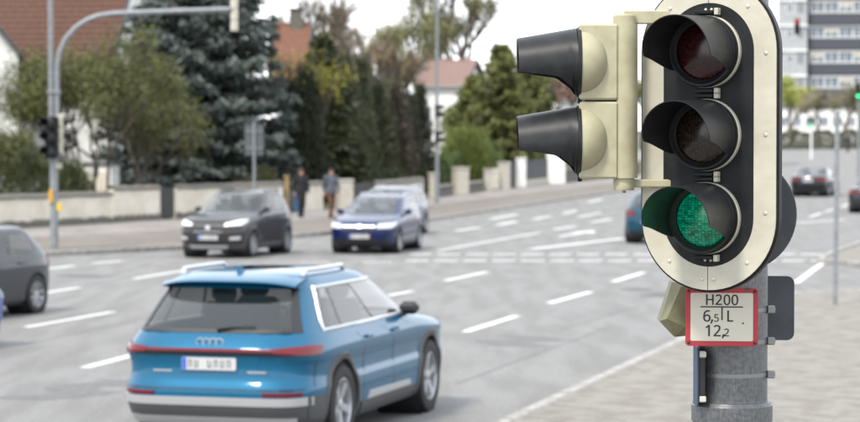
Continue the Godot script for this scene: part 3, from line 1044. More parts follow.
func hedge(called: String, label: String, a: Vector3, b: Vector3, high: float, deep: float, count: int, size: float, c0: Color, c1: Color) -> void:
	var o := thing(called, label, "hedge", a)
	var n := along(a, b, o)
	var lv := Leaves.new()
	for k in count:
		var x := rng.randf() * n
		var top := high * (0.9 + 0.1 * sin(x * 1.7) + 0.05 * sin(x * 4.3))
		var y := rng.randf() * top
		var z := -rng.randf() * deep
		if rng.randf() < 0.5: z = -rng.randf() * 0.12
		elif rng.randf() < 0.5: y = top - rng.randf() * 0.15
		var l := rv().normalized() * size * rng.randf_range(0.7, 1.4)
		lv.leaf(Vector3(x, y + (b.y - a.y) * x / n, z) + rv() * 0.08, l, l.cross(rv()).normalized() * size * 0.6, shade_of(c0, c1))
	part(o, "foliage", lv.mesh(), mats["foliage"])
	var t := Geo.new()
	for k in maxi(2, int(n / 0.8)):
		var x := (k + 0.5) * n / maxi(2, int(n / 0.8))
		t.tube([Vector3(x, -0.1, -deep * 0.5), Vector3(x + 0.1, high * 0.8, -deep * 0.5)], [0.03, 0.01], 4)
	part(o, "stems", t.plain_mesh(), mats["bark"])

func build_trees() -> void:
	var olive := Color(0.048, 0.054, 0.016)
	var olive2 := Color(0.082, 0.084, 0.028)
	# willow thicket behind the left wall
	broadleaf("willow", "olive leafing willow behind the low cream wall beside the signal mast", gx(92, 74, 0.1), 7.2, 0.54, 5, 26000, 0.12, olive, olive2, 0.42, "willows behind the wall", 4)
	broadleaf("willow", "darker multi-stemmed willow under the white gable", gx(4, 72, 0.1), 3.4, 0.7, 5, 17000, 0.115, Color(0.05, 0.055, 0.02), olive2, 0.42, "willows behind the wall", 4)
	broadleaf("willow", "thin olive shrub reaching towards the blue spruce", gx(140, 77, 0.1), 5.6, 0.6, 5, 10000, 0.11, olive, olive2, 0.4, "willows behind the wall", 3)
	upright("yew_shrub", "dark evergreen shrub filling the garden corner behind the mast", gx(28, 69, 0.1), 2.3, 3.6, 380, 22, 0.12, Color(0.018, 0.024, 0.01), Color(0.045, 0.05, 0.018), 0.5, "evergreen shrubs behind the wall", "shrub")
	upright("yew_shrub", "dark evergreen shrub beside the white garden shed", gx(70, 71, 0.1), 1.9, 2.0, 220, 22, 0.12, Color(0.02, 0.026, 0.011), Color(0.045, 0.05, 0.018), 0.5, "evergreen shrubs behind the wall", "shrub")
	# spruce and the row of conifers
	spruce("blue_spruce", "huge blue spruce with brown cones behind the cream wall", gx(201, 84, 0.1), 17.0, 9.2, Color(0.034, 0.043, 0.04), Color(0.082, 0.098, 0.092), 20, 0.35, 0.02)
	upright("yew_shrub", "low dark evergreen under the spruce boughs", gx(262, 80, 0.1), 1.5, 2.2, 170, 22, 0.12, Color(0.025, 0.035, 0.014), Color(0.06, 0.055, 0.025), 0.45, "evergreen shrubs behind the wall", "shrub")
	spruce("conifer", "dark green conifer with yellowed twigs below the orange roof", gx(322, 90, 0.1), 7.7, 4.4, Color(0.022, 0.028, 0.014), Color(0.05, 0.055, 0.022), 14, 0.0, 0.03)
	upright("cypress", "squat dark cypress between the spruce and the conifer", gx(294, 89, 0.1), 5.2, 2.6, 420, 24, 0.15, Color(0.016, 0.021, 0.013), Color(0.036, 0.042, 0.022), 0.6)
	upright("cypress", "dense dark cypress behind the walking man", gx(345, 92, 0.1), 6.6, 2.2, 520, 24, 0.15, Color(0.014, 0.018, 0.011), Color(0.075, 0.075, 0.042), 0.6)
	upright("cypress", "pointed dark cypress beside the dense one", gx(362, 95, 0.1), 6.4, 2.0, 460, 24, 0.15, Color(0.014, 0.019, 0.011), Color(0.072, 0.078, 0.042), 0.7)
	broadleaf("leafing_tree", "tree with fresh yellow leaves in front of the orange roof", gx(316, 89, 0.1), 7.8, 0.42, 5, 2200, 0.14, Color(0.22, 0.19, 0.03), Color(0.16, 0.16, 0.04), 0.4)
	upright("cypress", "short dark cypress filling the gap beside the brownish thuja", gx(378, 96, 0.1), 5.3, 2.4, 480, 24, 0.15, Color(0.014, 0.018, 0.011), Color(0.075, 0.075, 0.042), 0.55)
	upright("cypress", "dark cypress before the orange roofed house", gx(307, 88, 0.1), 5.7, 2.4, 480, 24, 0.15, Color(0.015, 0.02, 0.012), Color(0.036, 0.042, 0.022), 0.6)
	upright("thuja", "round-topped dark thuja between its two neighbours", gx(408, 99, 0.2), 4.7, 2.0, 400, 24, 0.15, Color(0.015, 0.016, 0.011), Color(0.032, 0.032, 0.02), 0.5)
	upright("thuja", "brownish dark thuja behind the silver car", gx(393, 97, 0.2), 5.0, 2.5, 520, 24, 0.15, Color(0.017, 0.015, 0.012), Color(0.075, 0.062, 0.046), 0.45)
	upright("thuja", "slender dark green thuja beside the tall lamp post", gx(420, 100, 0.2), 5.1, 1.9, 380, 24, 0.15, Color(0.014, 0.017, 0.011), Color(0.03, 0.034, 0.018), 0.65)
	# bare and budding trees against the sky
	broadleaf("bare_tree", "bare brown tree with fine twigs above the cypresses", gx(354, 125, 0.2), 11.5, 0.5, 6, 900, 0.12, Color(0.16, 0.11, 0.07), Color(0.2, 0.15, 0.08), 0.3, "bare trees")
	broadleaf("bare_tree", "bare tree crown behind the orange roofed house", gx(300, 135, 0.2), 14.0, 0.5, 6, 500, 0.12, Color(0.16, 0.11, 0.07), Color(0.2, 0.15, 0.08), 0.3, "bare trees")
	broadleaf("bare_tree", "small bare tree standing over the pink shrub", gx(388, 130, 0.2), 10.5, 0.5, 6, 700, 0.12, Color(0.2, 0.14, 0.1), Color(0.2, 0.15, 0.08), 0.3, "bare trees")
	broadleaf("budding_tree", "tall budding tree with olive leaves behind the pink roof", gx(424, 165, 0.2), 14.5, 0.6, 6, 5200, 0.22, olive, Color(0.16, 0.16, 0.06), 0.6, "budding trees")
	broadleaf("budding_tree", "tallest budding tree with a wide airy crown", gx(466, 172, 0.2), 17.5, 0.62, 6, 5200, 0.22, olive, Color(0.14, 0.13, 0.05), 0.6, "budding trees")
	broadleaf("budding_tree", "olive budding tree beside the white house", gx(405, 150, 0.2), 11.0, 0.6, 5, 3600, 0.2, Color(0.1, 0.12, 0.03), Color(0.16, 0.17, 0.05), 0.6, "budding trees")
	broadleaf("budding_tree", "low olive tree in front of the white house wall", gx(452, 138, 0.2), 5.6, 0.75, 5, 5200, 0.2, Color(0.06, 0.075, 0.02), Color(0.11, 0.12, 0.035), 0.6, "budding trees")
	broadleaf("bare_tree", "pinkish bare tree beside the pale house with brown roof", gx(562, 150, 0.2), 9.5, 0.55, 6, 900, 0.14, Color(0.25, 0.15, 0.14), Color(0.2, 0.15, 0.1), 0.35, "bare trees")
	broadleaf("bare_tree", "bare tree at the end of the garden row", gx(545, 140, 0.2), 9.5, 0.55, 6, 900, 0.14, Color(0.14, 0.12, 0.06), Color(0.2, 0.15, 0.08), 0.35, "bare trees")
	# big olive conifers and the fresh shrubs by the piers
	spruce("cedar", "large olive green cedar behind the grey-blue fence", gx(502, 118, 0.3), 8.1, 6.0, Color(0.055, 0.06, 0.018), Color(0.105, 0.11, 0.035), 11, 0.0, 0.03)
	spruce("cedar", "shorter olive cedar beside the large one", gx(530, 124, 0.3), 7.6, 6.0, Color(0.05, 0.058, 0.018), Color(0.1, 0.105, 0.035), 10, 0.0, 0.03)
	spruce("cedar", "narrow olive cedar beside the white house", gx(474, 128, 0.3), 6.3, 5.4, Color(0.06, 0.068, 0.02), Color(0.11, 0.12, 0.035), 9, 0.0, 0.03)
	upright("shrub", "bright green rounded shrub behind the weathered pier", gx(466, 106, 0.3), 2.7, 3.0, 620, 24, 0.13, Color(0.055, 0.075, 0.018), Color(0.12, 0.14, 0.03), 0.18, "", "shrub")
	hedge("hedge", "dark clipped hedge behind the low stone walls", gx(437, 100.5, 0.4), gx(500, 112, 0.6), 1.5, 1.2, 9000, 0.13, Color(0.03, 0.045, 0.014), Color(0.06, 0.09, 0.025))
	hedge("hedge", "green hedge behind the grey-blue bar fence", gx(500, 115, 0.6), gx(575, 143, 1.0), 1.9, 1.4, 9000, 0.15, Color(0.05, 0.065, 0.018), Color(0.09, 0.1, 0.03))
	hedge("hedge", "dark hedge trimmed low behind the slatted fence", gx(325, 88, 0.1), gx(430, 99.5, 0.3), 1.25, 1.0, 9000, 0.13, Color(0.02, 0.028, 0.012), Color(0.045, 0.055, 0.022))
	# far end of the street
	hedge("hedge", "long grey-brown hedge below the office block", gx(640, 214, 0.0), gx(930, 226, 0.0), 2.1, 1.5, 22000, 0.22, Color(0.05, 0.055, 0.035), Color(0.1, 0.095, 0.06))
	broadleaf("street_tree", "yellow-green leafing tree in front of the stair tower", gx(791, 236, 0.0), 10.4, 0.52, 5, 5200, 0.3, Color(0.18, 0.2, 0.05), Color(0.26, 0.27, 0.08), 0.7, "trees at the end of the street")
	broadleaf("street_tree", "bare grey tree in front of the low building", gx(818, 232, 0.0), 7.6, 0.6, 6, 700, 0.2, Color(0.15, 0.13, 0.1), Color(0.2, 0.18, 0.1), 0.5, "trees at the end of the street")
	broadleaf("street_tree", "bare spreading tree beside the slim grey pole", gx(843, 230, 0.0), 8.0, 0.62, 6, 900, 0.2, Color(0.15, 0.13, 0.1), Color(0.22, 0.2, 0.1), 0.5, "trees at the end of the street")
	broadleaf("street_tree", "budding tree at the corner of the office block", gx(862, 240, 0.0), 8.6, 0.55, 5, 3000, 0.28, Color(0.16, 0.17, 0.06), Color(0.22, 0.22, 0.08), 0.6, "trees at the end of the street")
	broadleaf("street_tree", "leafing tree beyond the end of the garden walls", gx(655, 226, 0.0), 10.0, 0.55, 5, 4200, 0.3, Color(0.1, 0.11, 0.035), Color(0.17, 0.17, 0.06), 0.7, "trees at the end of the street")
	broadleaf("street_tree", "rounded leafing tree halfway along the long hedge", gx(705, 234, 0.0), 9.0, 0.6, 5, 4200, 0.3, Color(0.09, 0.105, 0.03), Color(0.16, 0.17, 0.06), 0.7, "trees at the end of the street")
	broadleaf("street_tree", "slim budding tree between the long hedge and the stair tower", gx(752, 240, 0.0), 9.5, 0.5, 5, 3000, 0.3, Color(0.14, 0.15, 0.05), Color(0.2, 0.2, 0.07), 0.7, "trees at the end of the street")


# ---------------------------------------------------------------- the signal mast and all that hangs on it
func stadium(r: float, half: float, n := 28) -> PackedVector2Array:
	var o := PackedVector2Array()
	for k in n + 1:
		var a := PI * k / n
		o.append(Vector2(cos(a) * r, half + sin(a) * r))
	for k in n + 1:
		var a := PI + PI * k / n
		o.append(Vector2(cos(a) * r, -half + sin(a) * r))
	return o

func rounded(w: float, h: float, r: float, n := 6) -> PackedVector2Array:
	var o := PackedVector2Array()
	for q in [[1, 1, 0.0], [-1, 1, 0.5], [-1, -1, 1.0], [1, -1, 1.5]]:
		for k in n + 1:
			var a: float = PI * (q[2] + 0.5 * k / n)
			o.append(Vector2(q[0] * (w * 0.5 - r) + cos(a) * r, q[1] * (h * 0.5 - r) + sin(a) * r))
	return o

# half-tunnel visor, axis +z, top +y: covers a wide angle at its root and a smaller one at the lip
func visor(r0: float, r1: float, long: float, root: float, lip: float, thick := 0.003, n := 40, droop := 0.0) -> Geo:
	var g := Geo.new()
	var rows_o := []
	var rows_i := []
	var m := 12
	for k in m + 1:
		var t := float(k) / m
		var a := root if t < 0.08 else lerpf(root, lip, smoothstep(0.0, 1.0, pow((t - 0.08) / 0.92, 0.8)))
		var ro := PackedVector3Array()
		var ri := PackedVector3Array()
		var r := lerpf(r0, r1, t)
		for j in n + 1:
			var th := deg_to_rad(90.0) + deg_to_rad(a) * (2.0 * j / n - 1.0)
			var round_off := 0.0
			if t > 0.85: round_off = long * 0.10 * pow(absf(2.0 * j / n - 1.0), 6.0) * (t - 0.85) / 0.15
			ro.append(Vector3(cos(th) * r, sin(th) * r - droop * t, long * t - round_off))
			ri.append(Vector3(cos(th) * (r - thick), sin(th) * (r - thick) - droop * t, long * t - round_off))
		rows_o.append(ro)
		rows_i.append(ri)
	g.grid(rows_o)
	for k in rows_i.size() - 1:
		for j in n: g.quad(rows_i[k][j], rows_i[k + 1][j], rows_i[k + 1][j + 1], rows_i[k][j + 1])
	for j in n: g.quad(rows_o[m][j], rows_o[m][j + 1], rows_i[m][j + 1], rows_i[m][j])
	for k in m:
		g.quad(rows_o[k][0], rows_o[k + 1][0], rows_i[k + 1][0], rows_i[k][0])
		g.quad(rows_o[k][n], rows_i[k][n], rows_i[k + 1][n], rows_o[k + 1][n])
	return g

func dome(r: float, rise: float, n := 36, rings := 8) -> Geo:
	var g := Geo.new()
	var prof := []
	for k in rings + 1:
		var a := PI * 0.5 * k / rings
		prof.append([maxf(r * cos(a), 0.0004), rise * sin(a)])
	g.lathe(prof, n)
	return g

# small square prisms pressed into a signal lens
func lens_texture(tone: Color, sd: int) -> ImageTexture:
	var n := 256
	var im := Image.create(n, n, false, Image.FORMAT_RGB8)
	var f := FastNoiseLite.new()
	f.seed = sd
	f.frequency = 0.02
	for y in n:
		for x in n:
			var cx := x % 16
			var cy := (y + (8 if (x / 16) % 2 else 0)) % 11
			var edge := 0.2 if cx < 2 or cy < 2 else 1.0
			var cell := fposmod(sin(float(x / 16) * 12.9 + float(y / 11) * 78.2) * 437.5, 1.0)
			var k: float = edge * (0.3 + 0.9 * cell) * (0.85 + 0.3 * f.get_noise_2d(x, y))
			im.set_pixel(x, y, Color(tone.r * k, tone.g * k, tone.b * k).linear_to_srgb())
	return ImageTexture.create_from_image(im)

func build_mast() -> void:
	var zinc: Material = mats["zinc"]
	var black: Material = mats["black_plastic"]
	var cream: Material = mats["cream_enamel"]
	# mast
	var pd := 6.78 * K
	var pole := gx(733, pd / K, 0.12)
	var o := thing("signal_mast", "thick galvanised steel mast carrying the traffic signals and small signs", "mast", pole)
	var y_of := func(v: float, d: float) -> float: return at(0, v, d).y - 0.12
	var g := Geo.new()
	g.xf = Transform3D(Basis(Vector3.RIGHT, -PI / 2), Vector3.ZERO)
	var fl: float = y_of.call(405, pd - 0.13)
	g.lathe([[0.1325, 0.0], [0.1325, fl - 0.012], [0.1305, fl - 0.004], [0.128, fl], [0.1205, fl + 0.002], [0.1195, fl + 0.012], [0.1185, 4.6], [0.1, 4.66], [0.001, 4.67]], 64)
	part(o, "shaft", g.mesh(30), zinc)
	g = Geo.new()
	g.xf = Transform3D(Basis(Vector3.RIGHT, -PI / 2), Vector3.ZERO)
	g.lathe([[0.1325, fl - 0.07], [0.1375, fl - 0.065], [0.1375, fl - 0.012], [0.1325, fl - 0.005]], 64)
	part(o, "collar", g.mesh(30), zinc)
	for v in [311.0, 343.0, 376.5]:
		var b := Geo.new()
		var h: float = y_of.call(v, pd - 0.12)
		b.xf = Transform3D(Basis(Vector3.RIGHT, -PI / 2), Vector3(0, h, 0))
		b.lathe([[0.1186, -0.007], [0.1203, -0.0065], [0.1203, 0.0065], [0.1186, 0.007]], 64)
		b.xf = Transform3D(Basis.IDENTITY, Vector3(0.116, h, 0.04))
		b.box(Vector3(0.01, 0, 0), Vector3(0.026, 0.026, 0.02), 0.003)
		b.xf = Transform3D(Basis(Vector3.UP, PI / 2), Vector3(0.135, h, 0.04))
		b.lathe([[0.0001, 0.006], [0.006, 0.006], [0.006, -0.006]], 6)
		part(o, "clamp_band", b.mesh(30), mats["clamp_steel"])

	# three-lamp signal with its oval contrast board
	var sc := 310.0
	var c := at(708.6, 135.0, 6.45 * K)
	var s := thing("traffic_signal", "large three-lamp traffic signal with cream-rimmed oval board showing green", "traffic signal", c, deg_to_rad(-29.5))
	var half := 0.268
	g = Geo.new()
	g.prism(stadium(0.2405, half), -0.032, -0.004, 0.004)
	part(s, "backing_board", g.mesh(30), black)
	var ro := stadium(0.2325, half)
	var ri := stadium(0.157, half)
	var nn := ro.size()
	for side in 2:            # two cream plates that meet above and below the lamps
		var a := PackedVector2Array()
		var b := PackedVector2Array()
		var q := nn / 4 + (nn / 2 if side else 0)
		for k in range(0, nn / 2 + 1):
			var id := (nn * 3 / 4 + k) % nn if side == 0 else (nn / 4 + k) % nn
			a.append(ro[id]); b.append(ri[id])
		for arr in [a, b]:
			for e in [0, arr.size() - 1]:
				arr[e] = Vector2(0.0011 * (1 if side == 0 else -1), signf(arr[e].y) * (half + (0.2325 if arr == a else 0.157)))
		g = Geo.new()
		g.band(a, b, -0.004, 0.0015, false)
		part(s, "border_plate", g.mesh(30), cream)
	g = Geo.new()
	g.prism(stadium(0.157, half), -0.004, 0.0, 0.0)
	part(s, "panel", g.mesh(30), mats["black_panel"])
	var scr := []
	for q in [[0.197, 0.0], [-0.197, 0.0], [0.197, 0.26], [-0.197, 0.26], [0.197, -0.25], [-0.197, -0.25], [0.135, 0.41], [-0.135, 0.41], [0.135, -0.41], [-0.135, -0.41], [0.02, 0.465], [-0.02, 0.465], [0.02, -0.465], [-0.02, -0.465]]:
		g = Geo.new()
		g.xf.origin = Vector3(q[0], q[1], 0.0)
		g.lathe([[0.0065, 0.0], [0.0065, 0.003], [0.0045, 0.0045], [0.0002, 0.005]], 14)
		part(s, "rivet", g.mesh(30), mats["screw"])
	for q in [[0.01, 0.404], [-0.01, 0.404], [0.01, -0.404], [-0.01, -0.404]]:
		g = Geo.new()
		g.xf.origin = Vector3(q[0], q[1], 0.0)
		g.lathe([[0.0045, 0.0], [0.0045, 0.002], [0.0002, 0.0025]], 10)
		part(s, "screw", g.mesh(30), mats["sign_white"])
	g = Geo.new()
	for k in 3: g.box(Vector3(0, (k - 1) * half, -0.085), Vector3(0.27, 0.262, 0.12), 0.02)
	part(s, "housing", g.mesh(30), cream)
	g = Geo.new()
	for y in [0.3, -0.3]: g.box(Vector3(0.02, y, -0.17), Vector3(0.06, 0.05, 0.12), 0.006)
	part(s, "bracket", g.mesh(30), zinc)
	# glowing and dark lenses
	var tones := [[Color(0.065, 0.007, 0.01), 0], [Color(0.045, 0.029, 0.017), 1], [Color(0.005, 0.10, 0.06), 2]]
	for k in 3:
		var lm := Node3D.new()
		var y := (1 - k) * half
		g = Geo.new()
		g.xf.origin = Vector3(-0.003, y, 0)
		g.lathe([[0.1172, 0.0], [0.1172, 0.015], [0.1155, 0.0175], [0.112, 0.0178]], 64)
		var door := part(s, "lamp_door", g.mesh(30), cream)
		g = Geo.new()
		g.xf.origin = Vector3(-0.004, y, 0)
		g.lathe([[0.1145, 0.014], [0.1145, 0.048], [0.1115, 0.052], [0.105, 0.051], [0.097, 0.044], [0.0915, 0.041], [0.09, 0.034], [0.09, 0.03]], 64)
		part(s, "bezel", g.mesh(30), black)
		var ln := dome(0.0905, 0.015)
		var lens_mat := mat("lens_%d" % k, Color(1, 1, 1), 0.16)
		lens_mat.albedo_texture = lens_texture(tones[k][0], k)
		lens_mat.uv1_triplanar = true
		lens_mat.uv1_scale = Vector3.ONE / 0.19
		lens_mat.uv1_offset = Vector3(0.13, 0.21, 0)
		if k == 2:
			lens_mat.emission_enabled = true
			lens_mat.emission = Color(1, 1, 1)
			lens_mat.emission_operator = BaseMaterial3D.EMISSION_OP_MULTIPLY
			lens_mat.emission_texture = lens_texture(Color(0.0, 0.62, 0.34), 7)
			lens_mat.emission_energy_multiplier = 0.13
		ln.xf = Transform3D.IDENTITY
		var le := part(s, "lens", ln.mesh(60), lens_mat)
		le.position = Vector3(-0.004, y, 0.032)
		le.set_meta("label", ["unlit dark red lens", "unlit dark amber lens", "lit green lens"][k])
		var vz := visor(0.1128, 0.1155, 0.222, 122.0, 97.0, 0.0028, 48)
		vz.xf = Transform3D.IDENTITY
		var vn := part(s, "visor", vz.mesh(35), mats["visor_plastic"])
		vn.position = Vector3(-0.004, y, 0.044)
		vn.rotation.x = deg_to_rad(2.0)
		g = Geo.new()
		for e in [0.126, -0.126]:
			g = Geo.new()
			g.box(Vector3(-0.006, y + e, 0.016), Vector3(0.062, 0.012, 0.03), 0.002)
			part(s, "hinge", g.mesh(30), black)
			g = Geo.new()
			g.box(Vector3(0.035, y + e * 1.015, 0.013), Vector3(0.014, 0.022, 0.026), 0.002)
			part(s, "catch", g.mesh(30), cream)
	var glow := OmniLight3D.new()
	glow.name = "green_signal_light"
	glow.light_color = Color(0.1, 1.0, 0.6)
	glow.light_energy = 0.001
	glow.light_size = 0.06
	glow.omni_range = 6.0
	glow.omni_attenuation = 2.0
	glow.shadow_enabled = true
	s.add_child(glow)
	glow.position = Vector3(0, -half, 0.075)

	# two-lamp signal seen from the side
	var d2 := 6.5 * K
	var base := at(624, 188, d2)
	var buff: Material = mats["buff_shell"]
	var sc2 := F / d2
	var p2 := thing("side_signal", "buff two-lamp signal bracketed beside the oval-board signal, grey-black visors", "traffic signal", base)
	var yy := func(v: float) -> float: return at(624, v, d2).y - base.y
	var xx := func(u: float) -> float: return (u - 624.0) / sc2
	g = Geo.new()
	g.xf = Transform3D(Basis(Vector3.RIGHT, -PI / 2), Vector3.ZERO)
	g.lathe([[0.002, yy.call(178)], [0.0445, yy.call(178)], [0.0445, yy.call(24)], [0.002, yy.call(24)]], 40)
	part(p2, "hinge_tube", g.mesh(30), buff)
	g = Geo.new()
	g.xf = Transform3D(Basis(Vector3.RIGHT, -PI / 2), Vector3.ZERO)
	g.lathe([[0.002, yy.call(193)], [0.006, yy.call(193)], [0.006, yy.call(190.4)], [0.032, yy.call(190.2)], [0.0345, yy.call(188)], [0.0345, yy.call(178)]], 32)
	part(p2, "end_cap", g.mesh(30), buff)
	g = Geo.new()
	g.xf = Transform3D(Basis(Vector3.RIGHT, -PI / 2), Vector3.ZERO)
	g.lathe([[0.037, yy.call(24)], [0.037, yy.call(16)], [0.034, yy.call(14.5)], [0.002, yy.call(14.2)]], 32)
	part(p2, "end_cap", g.mesh(30), buff)
	for v in [183.5, 17.0]:
		g = Geo.new()
		var tall: float = 0.026 if v > 100 else 0.045
		g.box(Vector3(0.1, yy.call(v), -0.015), Vector3(0.2, tall, 0.02), 0.004)
		part(p2, "bracket_arm", g.mesh(30), buff)
		g = Geo.new()
		g.tube([Vector3(0.19, yy.call(v), -0.015), Vector3(pole.x - base.x - 0.08, yy.call(v), pole.z - base.z)], 0.016, 10)
		part(p2, "bracket_pipe", g.mesh(30), buff)
	for k in 2:
		var v0: float = [24.5, 102.0][k]
		var v1: float = [100.0, 178.5][k]
		var vc: float = [62.5, 140.5][k]
		g = Geo.new()
		var x0: float = xx.call(579.0)
		g.box(Vector3((x0 - 0.0) * 0.5 - 0.012, (yy.call(v0) + yy.call(v1)) * 0.5, -0.02), Vector3(-x0 - 0.02, yy.call(v0) - yy.call(v1), 0.13), 0.006)
		var hs := part(p2, "housing", g.mesh(30), buff)
		# round door: its back swells over the housing side
		g = Geo.new()
		g.xf = Transform3D(Basis(Vector3.UP, PI / 2), Vector3(x0, yy.call(vc), -0.002))
		var prof := []
		for j in 13:
			var a := PI * 0.5 * j / 12.0
			prof.append([maxf(0.109 * pow(cos(a), 0.8), 0.0005), 0.094 * sin(a)])
		prof.push_front([0.109, -0.006])
		g.lathe(prof, 44)
		part(p2, "door_shell", g.mesh(60), buff)
		g = Geo.new()
		g.xf = Transform3D(Basis(Vector3.UP, -PI / 2), Vector3(x0 + 0.004, yy.call(vc), -0.002))
		g.lathe([[0.112, 0.0], [0.1135, 0.006], [0.1135, 0.012], [0.1, 0.016]], 44)
		part(p2, "bezel", g.mesh(30), mats["visor_plastic"])
		# full round root that opens to a half tunnel
		var vz := Geo.new()
		var ro_ := []
		var ri_ := []
		for j in 17:
			var t := j / 16.0
			var lo := PackedVector3Array()
			var li := PackedVector3Array()
			var reach := 0.0
			for bend in [[0.0, 0.03, 180.0, 176.0], [0.03, 0.13, 176.0, 136.0], [0.13, 0.34, 136.0, 114.0], [0.34, 1.01, 114.0, 99.0]]:
				if t >= bend[0] and t < bend[1]: reach = lerpf(bend[2], bend[3], (t - bend[0]) / (bend[1] - bend[0]))
			var r := lerpf(0.1115, 0.103, t)
			for m in 57:
				var th := PI * 0.5 + deg_to_rad(reach) * (m / 28.0 - 1.0)
				var sink := 0.006 * t
				var flat_y := maxf(sin(th), -0.99)
				lo.append(Vector3(cos(th) * r * lerpf(1.0, 0.94, t), flat_y * r * lerpf(1.0, 0.92, t) - sink + (0.0 if sin(th) > 0 else 0.0), 0.192 * t))
				li.append(Vector3(cos(th) * (r - 0.003) * lerpf(1.0, 0.94, t), flat_y * (r - 0.003) * lerpf(1.0, 0.92, t) - sink, 0.192 * t))
			ro_.append(lo)
			ri_.append(li)
		vz.grid(ro_)
		for j in 16:
			for m in 56: vz.quad(ri_[j][m], ri_[j + 1][m], ri_[j + 1][m + 1], ri_[j][m + 1])
			vz.quad(ro_[j][0], ro_[j + 1][0], ri_[j + 1][0], ri_[j][0])
			vz.quad(ro_[j][56], ri_[j][56], ri_[j + 1][56], ro_[j + 1][56])
		for m in 56: vz.quad(ro_[16][m], ro_[16][m + 1], ri_[16][m + 1], ri_[16][m])
		var vn := part(p2, "visor", vz.mesh(35), mats["visor_plastic"])
		vn.position = Vector3(x0 - 0.006, yy.call(vc), -0.002)
		vn.rotation.y = -PI / 2
		vn.rotation.z = 0.0
		vn.rotate_object_local(Vector3.RIGHT, deg_to_rad(3.0))
		g = Geo.new()
		g.xf = Transform3D(Basis(Vector3.UP, -PI / 2), Vector3(x0 + 0.003, yy.call(vc), -0.002))
		g.lathe([[0.1, 0.002], [0.06, 0.014], [0.0005, 0.02]], 30)
		part(p2, "lens", g.mesh(60), mats["tail_dark"] if k == 0 else mats["facade_glass"])
		g = Geo.new()
		g.box(Vector3(x0 + 0.002, yy.call(vc) - 0.118, 0.0), Vector3(0.014, 0.03, 0.04), 0.002)
		part(p2, "latch", g.mesh(30), black)
	g = Geo.new()
	g.box(Vector3(xx.call(600), yy.call(101), -0.02), Vector3(0.1, 0.0065, 0.115))
	part(p2, "joint", g.mesh(), black)

	# hydrant sign
	var hd := 6.6 * K
	var hs2 := thing("hydrant_sign", "small white sign with red border reading H200 on the mast", "sign", at(722.0, 317.0, hd), deg_to_rad(-7.0))
	var k1 := hd / F
	var w := 72.5 * k1
	var h := 58.5 * k1
	g = Geo.new()
	g.prism(rounded(w, h, 0.012), -0.006, 0.0, 0.001)
	part(hs2, "border", g.mesh(30), mats["sign_red"])
	g = Geo.new()
	g.prism(rounded(w - 0.034, h - 0.034, 0.005), 0.0, 0.0012)
	part(hs2, "face", g.mesh(30), mats["sign_white"])
	var font := SystemFont.new()
	font.font_names = PackedStringArray(["Droid Sans"])
	var bold := FontVariation.new()
	bold.base_font = font
	bold.variation_embolden = 0.35
	for t in [["H200", 0.0, 0.056, 0.034], ["6", -0.064, 0.002, 0.037], [",", -0.0385, 0.002, 0.037], ["5", -0.0275, -0.0035, 0.025], ["L", 0.0135, 0.002, 0.036], ["12,", -0.058, -0.0465, 0.037], ["2", 0.0065, -0.052, 0.025]]:
		var tm := TextMesh.new()
		tm.font = bold
		tm.text = t[0]
		tm.font_size = 64
		tm.pixel_size = t[3] / 46.0
		tm.depth = 0.0006
		tm.horizontal_alignment = HORIZONTAL_ALIGNMENT_CENTER if t[1] == 0.0 else HORIZONTAL_ALIGNMENT_LEFT
		tm.vertical_alignment = VERTICAL_ALIGNMENT_CENTER
		var ti := part(hs2, "lettering", tm, mats["sign_black"])
		ti.position = Vector3(t[1], t[2], 0.0016)
	g = Geo.new()
	g.box(Vector3(0.0, 0.0335, 0.0016), Vector3(0.139, 0.0042, 0.0008))
	g.box(Vector3(0.001, 0.0105, 0.0016), Vector3(0.0048, 0.0415, 0.0008))
	part(hs2, "dividing_mark", g.mesh(), mats["sign_black"])
	for q in [[-1, -1], [1, -1], [-1, 1], [1, 1]]:
		g = Geo.new()
		g.xf.origin = Vector3(q[0] * (w * 0.5 - 0.011), q[1] * (h * 0.5 - 0.011), 0.0)
		g.lathe([[0.005, 0.0], [0.005, 0.003], [0.0002, 0.004]], 10)
		part(hs2, "screw", g.mesh(30), mats["sign_black"])
	g = Geo.new()
	g.box(Vector3(0.07, -0.02, 0.0016), Vector3(0.005, 0.006, 0.0008))
	g.box(Vector3(0.084, 0.094, 0.0014), Vector3(0.02, 0.007, 0.0006))
	part(hs2, "small_mark", g.mesh(), mats["trim_grey"])

	# backs of two signs that face the other way
	var rs := thing("round_sign", "round dark sign back behind the oval signal board", "sign", at(738.5, 214, 6.98 * K), PI - 0.12)
	g = Geo.new()
	g.lathe([[0.0002, 0.0], [0.2, 0.0], [0.203, 0.004], [0.203, 0.012], [0.197, 0.014], [0.193, 0.003], [0.0002, 0.003]], 64)
	part(rs, "plate", g.mesh(30), mats["sign_back"])
	g = Geo.new()
	g.box(Vector3(0, 0.0, -0.05), Vector3(0.08, 0.04, 0.1), 0.004)
	part(rs, "clamp", g.mesh(30), mats["zinc"])
	var qs := thing("square_sign", "grey rounded plate back beside the hydrant sign", "sign", at(761, 308, 6.96 * K), PI - 0.1)
	g = Geo.new()
	g.prism(rounded(0.232, 0.224, 0.026), 0.0, 0.004, 0.001)
	part(qs, "plate", g.mesh(30), mats["sign_back"])
	g = Geo.new()
	g.box(Vector3(0.08, 0.0, -0.04), Vector3(0.06, 0.03, 0.08), 0.004)
	part(qs, "clamp", g.mesh(30), mats["zinc"])
	# folded olive hood of a detector left of the hydrant sign
	var ds := thing("detector_hood", "folded olive metal hood beside the hydrant sign", "hood", at(675, 311, 6.7 * K), 0.0)
	g = Geo.new()
	var sp := 6.7 * K / F
	var pts := []
